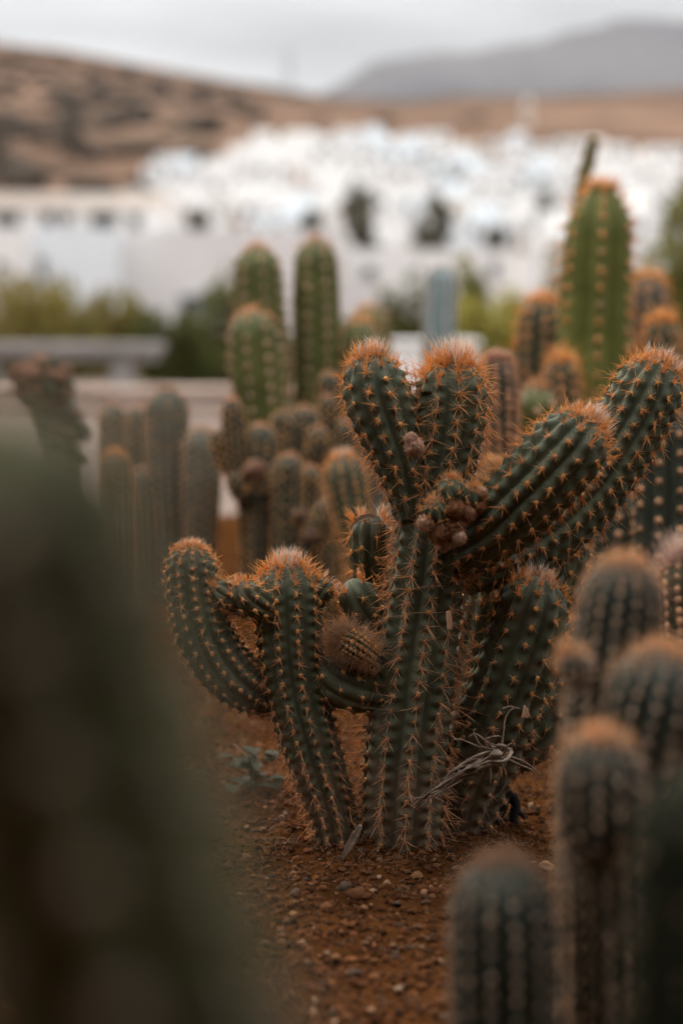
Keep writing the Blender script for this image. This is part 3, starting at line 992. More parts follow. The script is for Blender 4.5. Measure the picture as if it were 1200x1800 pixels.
OL1, OL2 = (0.120, 0.108, 0.028), (0.270, 0.215, 0.062)
DG1, DG2 = (0.050, 0.060, 0.016), (0.125, 0.130, 0.034)
YG1, YG2 = (0.220, 0.205, 0.036), (0.430, 0.380, 0.100)
GS = 'shrubs beyond the path'
shrub('olive_shrub', 'olive yellow shrub with upright shoots at the left edge behind the bench', 25, 478, 21, 150, OL1, OL2, 2600, 0.16, 0.75, group=GS)
shrub('olive_shrub', 'low mustard green shrub just right of the leftmost one behind the bench', 105, 520, 22, 130, OL1, OL2, 2400, 0.15, 0.6, group=GS)
shrub('olive_shrub', 'slim olive shrub above the middle of the bench', 172, 515, 23, 75, OL1, OL2, 1700, 0.16, 0.8, group=GS)
shrub('olive_shrub', 'slim pale olive shrub above the right end of the bench', 228, 535, 22.5, 80, OL1, OL2, 1700, 0.16, 0.8, group=GS)
shrub('dark_shrub', 'dark green bush right of the bench and left of the tall cacti', 322, 536, 20, 120, DG1, DG2, 3600, 0.10, 0.1, group=GS)
shrub('dark_shrub', 'dark bush directly behind the tall green cactus pair', 410, 500, 21, 140, DG1, DG2, 3600, 0.10, 0.1, group=GS)
shrub('dark_shrub', 'dark bush between the tall cacti and the pale blue cactus', 575, 560, 21, 150, DG1, DG2, 3000, 0.10, 0.1, group=GS)
shrub('green_shrub', 'green bush just left of the pale blue cactus', 715, 494, 20, 90, DG1, YG1, 3000, 0.10, 0.1, group=GS)
shrub('yellow_green_shrub', 'green bush just right of the pale blue cactus', 822, 472, 20, 80, DG2, YG1, 2600, 0.10, 0.2, group=GS)
shrub('yellow_green_shrub', 'yellow green bush between the pale blue cactus and the tallest cactus', 885, 500, 18, 130, YG1, YG2, 3400, 0.10, 0.1, group=GS)
shrub('yellow_green_shrub', 'low olive bush touching the left side of the tallest cactus', 965, 462, 19, 80, OL1, OL2, 2400, 0.10, 0.2, group=GS)
shrub('green_shrub', 'tall green bush at the right edge behind the tallest cactus', 1200, 362, 14, 190, DG2, YG1, 6500, 0.10, 0.1, group=GS)
TG = 'dark trees among the village houses'
for px, yt, Yv, wp, rzp, lab in ((628, 318, 118, 62, 1.9, 'dark green tree between white houses left of the pale blue cactus'),
                                 (642, 368, 112, 50, 1.6, 'lower dark tree in front of the white houses above the pale blue cactus'),
                                 (765, 340, 116, 56, 2.2, 'tall dark tree among white houses right above the pale blue cactus'),
                                 (748, 392, 112, 60, 1.4, 'broad dark tree at the foot of the village by the pale blue cactus'),
                                 (345, 362, 124, 46, 1.1, 'small dark tree beside the long low building'),
                                 (805, 285, 190, 26, 2.0, 'small dark tree high among the village houses'),
                                 (955, 325, 150, 30, 2.0, 'grey green tree in the village left of the tallest cactus'),
                                 (870, 390, 122, 30, 1.4, 'small grey green tree low in the village'),
                                 (548, 372, 128, 40, 0.8, 'low dark tree in the village above the tall cactus pair'),
                                 (262, 318, 180, 22, 2.2, 'small dark tree at the left end of the village')):
    xx = W(px, yt, Yv)
    shrub('village_tree', lab, px, yt, Yv, wp, (0.085, 0.082, 0.058), (0.16, 0.15, 0.105), 800, 0.55, 0.1, zb=float(terr_z(np.array([xx[0]]), np.array([Yv]))[0]), cat='tree', group=TG, rz=rzp, clumps=14)

SHADE_ROOF_Y = 0.26
# ------------------------------------------------------------------ added roof and wall, unseen behind and above the camera, to darken the foreground
t = thing('added_shade_roof', 'added unseen roof and back wall that shade the front of the cactus bed', 'light_blocker', (0, -1.6, 0))
link('wall', boxes('wall', [(-7, 7, -0.3, 0.0, -0.1, 2.3)]), M['bark'], t)
link('roof', boxes('roof', [(-7.4, 7.4, -0.6, SHADE_ROOF_Y + 1.6, 2.3, 2.48)]), M['bark'], t)
for q_ in (-3.6, 3.6):
    link('post', boxes('post', [(q_ - 0.08, q_ + 0.08, SHADE_ROOF_Y + 1.3, SHADE_ROOF_Y + 1.46, -0.1, 2.298)]), M['bark'], t)
for q_ in np.arange(-7.2, 7.3, 0.6):
    link('rafter', boxes('rafter', [(q_ - 0.04, q_ + 0.04, 0.002, SHADE_ROOF_Y + 1.5, 2.18, 2.298)]), M['bark'], t)

# ------------------------------------------------------------------ bench, kerb wall, white wall
a = W(-120, 600, 16)
b = W(281, 600, 16)
t = thing('concrete_bench', 'long grey concrete bench beyond the path at the left', 'bench', ((a[0] + b[0]) / 2, 16, 0))
hw = (b[0] - a[0]) / 2
zt, zb_ = W(0, 602, 16)[2], W(0, 636, 16)[2]


def bev(name, x0, x1, y0, y1, z0, z1, mat, parent, bw=0.02, label=None):
    me = boxes(name, [(x0, x1, y0, y1, z0, z1)])
    o = link(name, me, mat, parent)
    md = o.modifiers.new('bevel', 'BEVEL')
    md.width = bw
    md.segments = 2
    return o


bev('seat', -hw, hw, 0, 0.55, zt - 0.10, zt, M['concrete'], t)
bev('apron', -hw + 0.06, hw - 0.04, 0.05, 0.5, zb_, zt - 0.102, M['concrete'], t)
for lx in (-hw + 0.5, -0.1, hw - 0.38):
    bev('leg', lx - 0.11, lx + 0.11, 0.1, 0.45, -0.05, zb_ - 0.002, M['concrete'], t)

a, b = W(-200, 682, 12), W(640, 682, 12)
t = thing('kerb_wall', 'low pinkish stone kerb wall running across behind the grey cacti', 'low wall', (0, 12, 0))
x = a[0]
zt = a[2]
while x < b[0]:
    l_ = 0.62
    bev('stone_block', x, min(x + l_ - 0.008, b[0]), 0, 0.32, -0.05, zt - 0.055 + rng.uniform(-0.004, 0.004), M['curb'], t, 0.012)
    bev('coping_stone', x + 0.003, min(x + l_ - 0.006, b[0]), -0.035, 0.36, zt - 0.05, zt + rng.uniform(-0.003, 0.003), M['curb'], t, 0.012)
    x += l_
a, b = W(688, 597, 13), W(838, 597, 13)
t = thing('white_wall', 'low white wall block behind the twin-headed cactus', 'wall', (0, 13, 0))
bev('base', a[0], b[0], 0, 0.35, -0.05, a[2] - 0.06, M['white'], t)
bev('coping', a[0] - 0.03, b[0] + 0.03, -0.03, 0.38, a[2] - 0.058, a[2], M['white'], t)

# ------------------------------------------------------------------ cacti
YM = 2.0
MAIN = dict(skin='skin_main')
pm = thing('branching_cactus', 'large branching cactus with twin heads and two thick arms raised to the right', 'cactus', G(705, 1497))
# trunk and right head
stem(pm, [(704, 1525, 66), (706, 1440, 72), (712, 1330, 74), (726, 1200, 73), (742, 1080, 68), (754, 980, 64), (762, 900, 62), (775, 820, 62), (788, 740, 65), (793, 680, 63), (794, 632, 58)], YM, ribs=11, sp=0.0160, lrad=0.0130, lcen=0.030, n_rad=20, n_cen=7, twist=0.25, tuft=1.6, phase=1.3, down=0.38, age=0.13, name='trunk')
# left head
stem(pm, [(732, 905, 40), (716, 845, 44), (693, 775, 55), (667, 705, 60), (655, 660, 55), (651, 622, 50)], YM - 0.01, ribs=11, sp=0.0185, lrad=0.0105, lcen=0.021, n_rad=18, n_cen=4, tuft=1.5, phase=0.4, twist=0.6, age=0.2, name='arm')
# near right arm
stem(pm, [(752, 985, 44, 0.02), (800, 968, 52, 0.0), (870, 922, 64, -0.03), (940, 852, 70, -0.05), (1000, 787, 68, -0.06), (1042, 736, 60, -0.06)], YM, ribs=13, sp=0.0188, lrad=0.0098, lcen=0.020, n_rad=18, n_cen=4, tuft=1.5, phase=0.2, twist=0.9, age=0.2, name='arm')
# far right arm
stem(pm, [(770, 1000, 46, 0.05), (860, 985, 56, 0.07), (950, 938, 62, 0.09), (1030, 862, 64, 0.10), (1092, 770, 64, 0.10), (1135, 692, 62, 0.10), (1166, 634, 55, 0.10)], YM, ribs=13, sp=0.0188, lrad=0.0098, lcen=0.020, n_rad=18, n_cen=4, tuft=1.5, phase=0.1, twist=0.7, age=0.22, name='arm')
# lower right stems
stem(pm, [(790, 1500, 48, 0.06), (815, 1420, 60, 0.06), (850, 1310, 70, 0.05), (893, 1200, 70, 0.03), (927, 1100, 68, 0.02), (948, 1012, 60, 0.02)], YM, ribs=11, sp=0.0205, lrad=0.0085, lcen=0.016, n_rad=17, n_cen=3, tuft=1.6, phase=0.5, twist=0.5, age=0.12, name='stem')
stem(pm, [(830, 1352, 40, 0.10), (890, 1318, 50, 0.09), (950, 1275, 54, 0.09), (1000, 1212, 52, 0.10), (1026, 1140, 46, 0.12)], YM, ribs=11, sp=0.021, lrad=0.010, lcen=0.016, n_rad=9, n_cen=1, tuft=0.8, phase=0.9, twist=0.5, name='arm')
stem(pm, [(905, 1200, 40, 0.20), (950, 1090, 48, 0.20), (980, 1000, 50, 0.20), (1000, 925, 46, 0.20)], YM, ribs=10, sp=0.022, lrad=0.011, lcen=0.020, n_rad=8, n_cen=2, tuft=0.8, name='arm')
stem(pm, [(800, 1300, 36, 0.14), (830, 1180, 42, 0.14), (850, 1080, 42, 0.14), (862, 1015, 36, 0.14)], YM, ribs=10, sp=0.022, lrad=0.010, lcen=0.019, n_rad=8, n_cen=2, tuft=0.8, name='arm')
stem(pm, [(985, 1150, 14, 0.10), (1000, 1118, 20, 0.10), (1010, 1092, 18, 0.10)], YM, ribs=8, sp=0.012, lrad=0.010, lcen=0.014, tuft=0.5, thick=0.00036, name='bud')
# short stems behind the trunk on its left
stem(pm, [(690, 1075, 30, 0.12), (660, 1030, 32, 0.10), (650, 985, 35, 0.08), (650, 940, 35, 0.07), (650, 903, 32, 0.07)], YM, ribs=9, sp=0.023, lrad=0.012, lcen=0.022, n_rad=9, n_cen=2, tuft=0.9, name='arm', age=0.3)
stem(pm, [(700, 1150, 36, 0.06), (665, 1100, 38, 0.04), (632, 1055, 36, 0.03), (612, 1020, 28, 0.03)], YM, ribs=9, sp=0.022, lrad=0.010, lcen=0.017, n_rad=8, n_cen=1, tuft=0.4, name='arm')
stem(pm, [(690, 1220, 30, 0.0), (640, 1215, 40, -0.01), (590, 1195, 42, -0.01), (560, 1160, 34, 0.0)], YM, ribs=9, sp=0.020, lrad=0.012, lcen=0.022, n_rad=8, n_cen=1, tuft=0.3, name='arm', c_top=TAN)
stem(pm, [(662, 1162, 18, -0.03), (625, 1136, 23, -0.035), (594, 1120, 21, -0.035)], YM, ribs=13, sp=0.0052, lrad=0.015, lcen=0.024, n_rad=8, n_cen=3, tuft=1.2, tuft_col=STRAW, c_top=STRAW, c_low=STRAW * 0.8, thick=0.00036, rad_tilt=0.8, name='bristly_bud', label='straw coloured bristly bud covered by dense spines')

# small offset heads and woolly buds where trunk, heads and arms meet
stem(pm, [(790, 915, 18, -0.07), (792, 872, 27, -0.085), (795, 838, 26, -0.09)], YM, ribs=10, sp=0.0125, lrad=0.008, lcen=0.010, n_cen=1, tuft=0.4, areole=0.0017, name='offset_head', c_low=AMBER * 0.8)
stem(pm, [(775, 935, 16, -0.075), (766, 905, 24, -0.095), (760, 880, 22, -0.105)], YM, ribs=10, sp=0.0115, lrad=0.008, lcen=0.010, n_cen=1, tuft=0.3, areole=0.0017, name='offset_head', c_low=AMBER * 0.8)
stem(pm, [(815, 915, 14, -0.06), (826, 880, 22, -0.075), (834, 855, 20, -0.08)], YM, ribs=9, sp=0.011, lrad=0.008, lcen=0.010, n_cen=1, tuft=0.3, areole=0.0018, name='offset_head', c_low=AMBER * 0.8)


def wool_bud(plant, px, py, rpx, dY, tint=(0.50, 0.29, 0.20), name='woolly_bud', Y=YM):
    p = W(px, py, Y + dY)
    r = rpx * PXM(p)
    v, f = ICO3
    nv = np.array([mnoise.noise(Vector(q) * 3.1 + Vector((px, py, 0))) for q in v])
    n2 = np.array([mnoise.noise(Vector(q) * 7.7 + Vector((py, px, 0))) for q in v])
    vv = v * (r * (0.80 + 0.25 * nv + 0.2 * n2) * rng.uniform(0.86, 1.1, len(v)))[:, None] * np.array((1.0, 1.0, rng.uniform(0.8, 1.15)))
    cc = np.array(tint)[None] * (0.75 + 0.6 * (n2[:, None] + 0.3)) * rng.uniform(0.6, 1.3, (len(v), 1))
    base = np.array(plant.location)
    o = link(name, mesh_np(name, vv + p - base, tris=f, col=np.clip(cc, 0.02, 0.9)), M['wool'], plant)
    # scaly tufts and short hairs
    n = 620
    d = unit(rng.normal(size=(n, 3)))
    ln = r * rng.uniform(0.12, 0.38, n)
    cl = np.array(tint)[None] * rng.uniform(0.8, 1.7, (n, 1))
    link('hairs', spine_mesh('hairs', d * (r * 0.84) + p - base, unit(d + rng.normal(0, 0.5, (n, 3))), ln, np.full(n, r * 0.05), np.clip(cl, 0, 0.9), None), M['spine'], o, 'stuff')
    return o


PK = (0.60, 0.385, 0.27)
for px, py, rp, dY, tn in ((728, 786, 19, -0.075, PK), (722, 772, 13, -0.075, PK), (748, 920, 17, -0.105, PK), (772, 938, 22, -0.10, (0.40, 0.20, 0.11)),
                           (796, 930, 24, -0.095, (0.38, 0.18, 0.09)), (806, 946, 14, -0.105, PK), (820, 905, 17, -0.09, (0.40, 0.20, 0.11)),
                           (844, 868, 14, -0.08, PK), (838, 890, 15, -0.08, (0.45, 0.24, 0.14)), (800, 895, 18, -0.10, (0.36, 0.17, 0.085)), (780, 958, 13, -0.09, PK)):
    wool_bud(pm, px, py, rp, dY, tn)

# left stem with its crescent arm: a plant of its own
pl = thing('columnar_cactus', 'upright cactus with a crescent arm curving up on its left side', 'cactus', G(592, 1490))
stem(pl, [(598, 1510, 40), (584, 1430, 44), (556, 1340, 50), (530, 1250, 54), (514, 1170, 57), (508, 1090, 60), (506, 1030, 60), (505, 988, 55)], YM, ribs=11, sp=0.0140, lrad=0.0085, lcen=0.019, n_rad=16, n_cen=5, tuft=1.8, phase=0.35, twist=0.2, age=0.1, down=0.34)
stem(pl, [(505, 1225, 36, 0.03), (455, 1212, 46, 0.02), (402, 1180, 51, 0.0), (362, 1120, 50, -0.01), (342, 1050, 47, -0.01), (336, 995, 45, -0.01), (337, 957, 42, -0.01)], YM, ribs=12, sp=0.0125, lrad=0.0070, lcen=0.010, n_rad=14, n_cen=2, tuft=1.0, phase=0.2, twist=0.5, age=0.25, name='arm')
stem(pl, [(480, 1075, 22, -0.02), (452, 1060, 29, -0.03), (432, 1044, 28, -0.035), (420, 1022, 22, -0.035)], YM, ribs=9, sp=0.014, lrad=0.009, lcen=0.012, n_cen=1, tuft=0.5, name='offset_head')
stem(pl, [(440, 1070, 20, -0.015), (410, 1052, 26, -0.02), (388, 1040, 26, -0.025), (373, 1030, 22, -0.025)], YM, ribs=9, sp=0.014, lrad=0.009, lcen=0.013, n_cen=1, tuft=0.6, name='offset_head')
stem(pl, [(545, 1065, 18, 0), (562, 1042, 23, 0), (580, 1022, 20, 0)], YM, ribs=8, sp=0.014, lrad=0.009, lcen=0.013, n_cen=1, tuft=0.6, name='offset_head')

# ---- blurred cacti behind
BGK = dict(hi=False, ground=True, thick=0.0007, n_rad=6, n_cen=1, areole=0.0034)
GREY = dict(BGK, skin='skin_grey', ribs=13, depth=0.18, sp=0.020, lrad=0.009, lcen=0.012, c_top=np.array((0.66, 0.44, 0.32)), c_low=np.array((0.55, 0.44, 0.36)), tuft=0.6, tuft_col=AMBER)


def cactus(name, label, Y, stems, base_px=None, **kw):
    first = stems[0]['p'] if isinstance(stems[0], dict) else stems[0]
    p = W(*(base_px or first[0][:2]), Y)
    t = thing(name, label, 'cactus', (p[0], p[1], 0))
    for sdef in stems:
        extra = dict(kw)
        pth = sdef
        if isinstance(sdef, dict):
            pth = sdef['p']
            extra.update({k: v for k, v in sdef.items() if k != 'p'})
        stem(t, pth, Y, **extra)
    return t


cactus('grey_cactus', 'fat grey green cactus column standing alone, the broadest of the left-hand row', 3.9, [[(298, 930, 29), (296, 860, 34), (294, 760, 38), (293, 683, 35)]], **GREY)
cactus('grey_cactus', 'shorter grey cactus just right of the fat grey column', 3.8, [[(352, 940, 30), (354, 850, 34), (354, 753, 30)]], **GREY)
cactus('grey_cactus', 'slim grey cactus behind the short orange tipped one', 4.1, [[(197, 860, 24), (197, 790, 26), (197, 712, 23)]], **GREY)
cactus('grey_cactus', 'thin grey cactus wedged between two wider grey columns', 4.2, [[(240, 860, 20), (239, 790, 23), (238, 716, 20)]], **GREY)
cactus('orange_cactus', 'short cactus with an orange bristly top in front of the slim grey column', 3.7, [[(204, 900, 24), (202, 850, 27), (200, 797, 26)]], **dict(GREY, c_top=ORANGE * 0.8, c_low=np.array((0.50, 0.25, 0.12)), sp=0.013, lcen=0.02, lrad=0.014))
cactus('grey_cactus', 'low brownish grey cactus between the orange tipped one and the fat grey column', 3.9, [[(256, 930, 24), (253, 880, 25), (250, 825, 22)]], **dict(GREY, c_low=np.array((0.44, 0.25, 0.16)), sp=0.015, lrad=0.012))

# knobbly cactus far left
pk = W(80, 700, 4.4)
t = thing('knobbly_cactus', 'knobbly brown and green crested cactus at the left behind the foreground blur', 'cactus', (pk[0], pk[1], 0))
stem(t, [(105, 830, 30), (98, 760, 38), (85, 700, 46), (76, 655, 44)], 4.4, **dict(BGK, skin='skin_grey', ribs=8, depth=0.2, sp=0.03, c_top=TAN, c_low=TAN, lrad=0.01, lcen=0.012, tuft=0))
for k in range(54):
    a_, b_ = rng.uniform(0, 6.28), math.sqrt(rng.uniform(0.02, 1.0))
    qx, qy = 76 + math.cos(a_) * 52 * b_, 676 + math.sin(a_) * 44 * b_
    wool_bud(t, qx, qy, rng.uniform(9, 18), -0.02 - 0.085 * math.sqrt(1 - 0.9 * b_ * b_) + rng.normal(0, 0.008), (0.42, 0.25, 0.17) if k % 3 else (0.12, 0.12, 0.075), 'knob', Y=4.4)
for k in range(16):
    wool_bud(t, 108 + rng.normal(0, 16), 728 + k * 6, rng.uniform(9, 17), -0.065, (0.30, 0.20, 0.14) if k % 2 else (0.12, 0.115, 0.075), 'knob', Y=4.4)

# clump of grey-green stems in the middle distance
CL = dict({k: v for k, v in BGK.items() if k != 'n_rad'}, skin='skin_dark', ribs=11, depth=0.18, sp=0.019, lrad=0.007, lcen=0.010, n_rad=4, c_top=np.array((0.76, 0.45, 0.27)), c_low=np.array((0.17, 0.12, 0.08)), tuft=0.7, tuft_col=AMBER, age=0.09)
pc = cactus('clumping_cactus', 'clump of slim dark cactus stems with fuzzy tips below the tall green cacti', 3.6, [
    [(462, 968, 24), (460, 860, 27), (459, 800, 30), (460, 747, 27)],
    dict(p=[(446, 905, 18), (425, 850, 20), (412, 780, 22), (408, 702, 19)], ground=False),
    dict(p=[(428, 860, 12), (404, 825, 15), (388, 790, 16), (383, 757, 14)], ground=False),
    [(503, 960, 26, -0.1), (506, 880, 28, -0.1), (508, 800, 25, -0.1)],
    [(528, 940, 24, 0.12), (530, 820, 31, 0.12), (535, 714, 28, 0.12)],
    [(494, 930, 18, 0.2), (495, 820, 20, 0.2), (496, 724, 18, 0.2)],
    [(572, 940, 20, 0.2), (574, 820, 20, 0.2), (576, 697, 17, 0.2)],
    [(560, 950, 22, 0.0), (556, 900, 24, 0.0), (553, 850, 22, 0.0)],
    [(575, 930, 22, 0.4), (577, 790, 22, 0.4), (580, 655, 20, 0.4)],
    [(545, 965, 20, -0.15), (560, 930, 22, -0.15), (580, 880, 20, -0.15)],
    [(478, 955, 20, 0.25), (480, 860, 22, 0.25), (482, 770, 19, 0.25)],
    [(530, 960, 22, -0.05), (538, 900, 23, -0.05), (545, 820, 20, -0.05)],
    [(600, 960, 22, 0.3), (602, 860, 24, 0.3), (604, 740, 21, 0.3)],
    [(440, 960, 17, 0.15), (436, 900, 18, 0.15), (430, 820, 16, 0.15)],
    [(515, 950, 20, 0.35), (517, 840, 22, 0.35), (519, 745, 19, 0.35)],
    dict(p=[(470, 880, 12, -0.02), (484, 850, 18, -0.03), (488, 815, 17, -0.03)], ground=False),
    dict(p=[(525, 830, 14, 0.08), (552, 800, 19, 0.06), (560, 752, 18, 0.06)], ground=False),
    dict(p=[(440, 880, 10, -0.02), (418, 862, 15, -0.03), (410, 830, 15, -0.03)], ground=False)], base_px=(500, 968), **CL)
wool_bud(pc, 450, 826, 20, -0.10, (0.40, 0.24, 0.16), Y=3.6)
wool_bud(pc, 437, 830, 13, -0.10, (0.42, 0.26, 0.18), Y=3.6)
wool_bud(pc, 527, 908, 16, -0.20, (0.26, 0.16, 0.10), Y=3.6)
wool_bud(pc, 545, 945, 16, -0.20, (0.22, 0.13, 0.085), Y=3.6)
cactus('orange_spined_cactus', 'short cactus with glowing orange spines beside the left head of the branching cactus', 3.1,
       [[(632, 985, 28), (620, 910, 33), (608, 850, 36), (602, 800, 32)]], **dict(BGK, skin='skin_main', ribs=10, sp=0.016, lrad=0.015, lcen=0.020, c_top=ORANGE * 0.9, c_low=ORANGE * 0.75, n_rad=8, thick=0.0006, age=0.5))
cactus('teal_cactus', 'blue green column seen behind the left head of the branching cactus', 4.0, [[(652, 960, 38), (648, 850, 40), (645, 760, 38), (644, 705, 34)]], **dict(BGK, skin='skin_grey', ribs=9, sp=0.03, c_top=TAN, c_low=TAN, lrad=0.008, lcen=0.01))

TALL = dict(BGK, skin='skin_tall', ribs=8, depth=0.24, sp=0.034, lrad=0.012, lcen=0.022, c_top=np.array((0.80, 0.42, 0.22)), c_low=np.array((0.50, 0.32, 0.21)), tuft=0.6, tuft_col=AMBER, thick=0.0011, areole=0.0065, age=0.5, acol=np.array((0.55, 0.36, 0.26)), bumps=0.02)
pt = cactus('tall_green_cactus', 'group of tall bright green ribbed cactus columns left of the photograph centre', 4.3, [
    [(470, 900, 44), (465, 700, 46), (458, 560, 46), (453, 480, 43), (451, 432, 36)],
    [(560, 900, 40, 0.1), (558, 700, 44, 0.1), (556, 560, 44, 0.1), (555, 480, 41, 0.1), (555, 421, 35, 0.1)],
    [(462, 900, 40, -0.3), (458, 760, 44, -0.3), (448, 640, 47, -0.3), (443, 546, 42, -0.3)]], base_px=(505, 900), **TALL)
cactus('green_cactus', 'pair of shorter green cacti with spiny orange tops just right of the tall green columns', 4.4, [
    dict(p=[(636, 850, 36), (636, 700, 37), (634, 610, 37), (633, 564, 33)], c_top=ORANGE, lcen=0.03),
    [(652, 850, 36, 0.4), (650, 700, 38, 0.4), (648, 590, 37, 0.4), (646, 538, 32, 0.4)]], **TALL)
cactus('green_cactus', 'low rounded green cactus peeping out behind the clump of slim dark stems', 4.4, [[(516, 860, 28), (516, 760, 30), (515, 692, 27)]], **TALL)
cactus('blue_cactus', 'pale blue columnar cactus with straight ribs standing in front of the white houses', 5.0,
       [[(768, 900, 27), (770, 700, 28), (773, 560, 28), (776, 468, 25)]], **dict(BGK, skin='skin_blue', ribs=7, depth=0.34, sp=0.009, phase=-1.3, lrad=0.007, lcen=0.009, n_rad=7, c_top=PALE, c_low=np.array((0.60, 0.47, 0.40)), tuft=0.3, thick=0.0008, areole=0.0048, acol=np.array((0.72, 0.57, 0.50)), age=0.5))

# ---- right-hand background
BR = dict(BGK, skin='skin_tall', ribs=7, depth=0.34, sp=0.0375, lrad=0.018, lcen=0.036, c_top=ORANGE * 1.02, c_low=np.array((0.70, 0.27, 0.085)), n_rad=11, n_cen=6, tuft=0.5, tuft_col=AMBER, thick=0.0012, areole=0.0058, age=1.0, acol=np.array((0.78, 0.42, 0.22)), bumps=0.015)
cactus('tall_ribbed_cactus', 'tallest cactus, a thick bright green ribbed column with orange spine clusters at the right', 3.75, [[(1036, 900, 66), (1040, 700, 68), (1046, 550, 65), (1052, 420, 60), (1058, 326, 48)]], **dict(BR, phase=-math.pi / 2 - 0.06, flat=1.6, skin='skin_lime'))
cactus('spiny_cactus', 'shorter orange spined cactus against the left side of the tallest column', 4.0, [[(948, 900, 40), (948, 700, 42), (950, 600, 42), (951, 526, 37)]], **dict(BR, ribs=9, sp=0.028, skin='skin_main', n_rad=8))
cactus('spiny_cactus', 'orange spined cactus behind the right side of the tallest column', 4.15, [[(1128, 900, 44), (1132, 700, 44), (1136, 580, 42), (1138, 485, 36)]], **dict(BR, ribs=9, sp=0.03, skin='skin_grey', n_rad=8))
cactus('spiny_cactus', 'orange spined stem squeezed between tallest column and the right edge', 3.95, [[(1158, 900, 34), (1160, 760, 36), (1162, 640, 35), (1164, 560, 31)]], **dict(BR, ribs=9, sp=0.026, skin='skin_main', n_rad=8))
cactus('spiny_cactus', 'low orange spined stem at the foot of the tallest column on its left', 3.6, [[(990, 900, 30), (990, 780, 32), (988, 700, 32), (986, 630, 28)]], **dict(BR, ribs=9, sp=0.024, skin='skin_main', n_rad=8))
cactus('slender_cactus', 'slender olive stalk leaning behind the top of the tallest column', 4.6, [[(1005, 900, 12), (1010, 560, 13), (1022, 340, 13), (1034, 280, 12), (1044, 240, 9)]], **dict(BR, ribs=6, sp=0.05, lcen=0.012, lrad=0.008, c_top=TAN, c_low=TAN))
cactus('green_cactus', 'small plain green domed cactus in front of the tallest column', 3.2, [[(936, 960, 38), (938, 800, 41), (940, 730, 41), (940, 680, 36)]], **dict(TALL, ribs=8, c_top=np.array((0.6, 0.36, 0.2)), sp=0.03))
cactus('pinkish_cactus', 'cactus with a pinkish spiny head right of the twin heads', 3.1, [[(880, 900, 28), (878, 780, 30), (875, 700, 34), (873, 625, 30)]], **dict(BR, ribs=10, sp=0.016, skin='skin_grey', lrad=0.012, lcen=0.016, c_top=np.array((0.74, 0.40, 0.25)), tuft=1.0, tuft_col=PALE))
cactus('orange_cactus', 'low fuzzy orange topped cactus glimpsed between twin heads and near right arm', 2.8, [[(866, 960, 28), (865, 870, 30), (864, 812, 27)]], **dict(BR, ribs=10, sp=0.016, skin='skin_main', lrad=0.012, lcen=0.016))
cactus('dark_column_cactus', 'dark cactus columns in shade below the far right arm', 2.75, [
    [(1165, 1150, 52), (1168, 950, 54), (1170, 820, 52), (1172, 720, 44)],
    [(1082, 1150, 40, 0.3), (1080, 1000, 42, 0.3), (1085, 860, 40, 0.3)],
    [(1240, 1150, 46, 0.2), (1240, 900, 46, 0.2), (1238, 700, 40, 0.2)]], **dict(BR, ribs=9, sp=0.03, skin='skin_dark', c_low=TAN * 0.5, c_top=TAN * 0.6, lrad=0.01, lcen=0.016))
cactus('shaggy_cactus', 'pale shaggy cactus with long whitish spines at the right edge', 2.45, [[(1215, 1250, 46), (1212, 1120, 52), (1205, 1040, 50), (1198, 975, 44)]],
       **dict(BR, ribs=12, sp=0.016, skin='skin_main', lrad=0.030, lcen=0.045, n_rad=8, n_cen=3, thick=0.0005, c_top=np.array((0.72, 0.50, 0.42)), c_low=np.array((0.60, 0.40, 0.33)), tuft=1.2, tuft_col=PALE, rad_tilt=0.95))

# ---- blurred cacti in front
FR = dict(hi=False, ground=True, skin='skin_teal', ribs=15, depth=0.24, sp=0.0105, n_rad=5, n_cen=1, lrad=0.0078, lcen=0.013, thick=0.00040, areole=0.0021, c_top=np.array((0.84, 0.54, 0.32)), c_low=np.array((0.68, 0.46, 0.31)), tuft=0.9, tuft_col=AMBER, cap_dense=1.6, age=0.10, acol=np.array((0.78, 0.56, 0.41)))
pf = cactus('fuzzy_cactus', 'out of focus cactus group with fuzzy orange tops in the right foreground', 1.3, [
    dict(p=[(1032, 1560, 58), (1046, 1400, 66), (1064, 1250, 72), (1084, 1110, 74), (1099, 985, 68)], phase=0.3),
    dict(p=[(1128, 1560, 78, -0.08), (1132, 1420, 84, -0.08), (1146, 1290, 92, -0.08), (1172, 1140, 84, -0.08)], phase=0.1, twist=1.6, sp=0.0125, ribs=15),
    dict(p=[(1062, 1900, 60, -0.16), (1060, 1650, 62, -0.16), (1056, 1530, 62, -0.16), (1054, 1440, 66, -0.16)], phase=0.2, sp=0.0120, tuft=0, ribs=14),
    dict(p=[(1056, 1500, 50, -0.165), (1055, 1450, 74, -0.17), (1054, 1390, 78, -0.17), (1056, 1290, 70, -0.17)], phase=0.5, sp=0.0118, ground=False, ribs=14, tuft=1.0),
    dict(p=[(1030, 1196, 20, -0.06), (1012, 1175, 28, -0.07), (998, 1148, 25, -0.07)], ground=False, sp=0.010)], base_px=(1080, 1700), **FR)
cactus('dark_blue_cactus', 'dark bluish out of focus cactus column at the bottom right of the photograph', 1.12, [[(886, 2000, 90), (886, 1800, 92), (884, 1640, 92), (880, 1510, 82)]], **dict(FR, ribs=14, sp=0.0125, c_top=np.array((0.46, 0.29, 0.18)), c_low=np.array((0.40, 0.28, 0.20)), tuft_col=TAN * 0.7, tuft=0.9))
cactus('shaded_cactus', 'blurred cactus with shade put into its skin colour, cut off by the right edge', 0.72, [[(1254, 2400, 156), (1252, 2000, 156), (1250, 1700, 152), (1250, 1345, 126)]], **dict(FR, ribs=9, skin='skin_black', depth=0.2, sp=0.03, c_top=TAN * 0.3, c_low=TAN * 0.25, tuft=0.3))
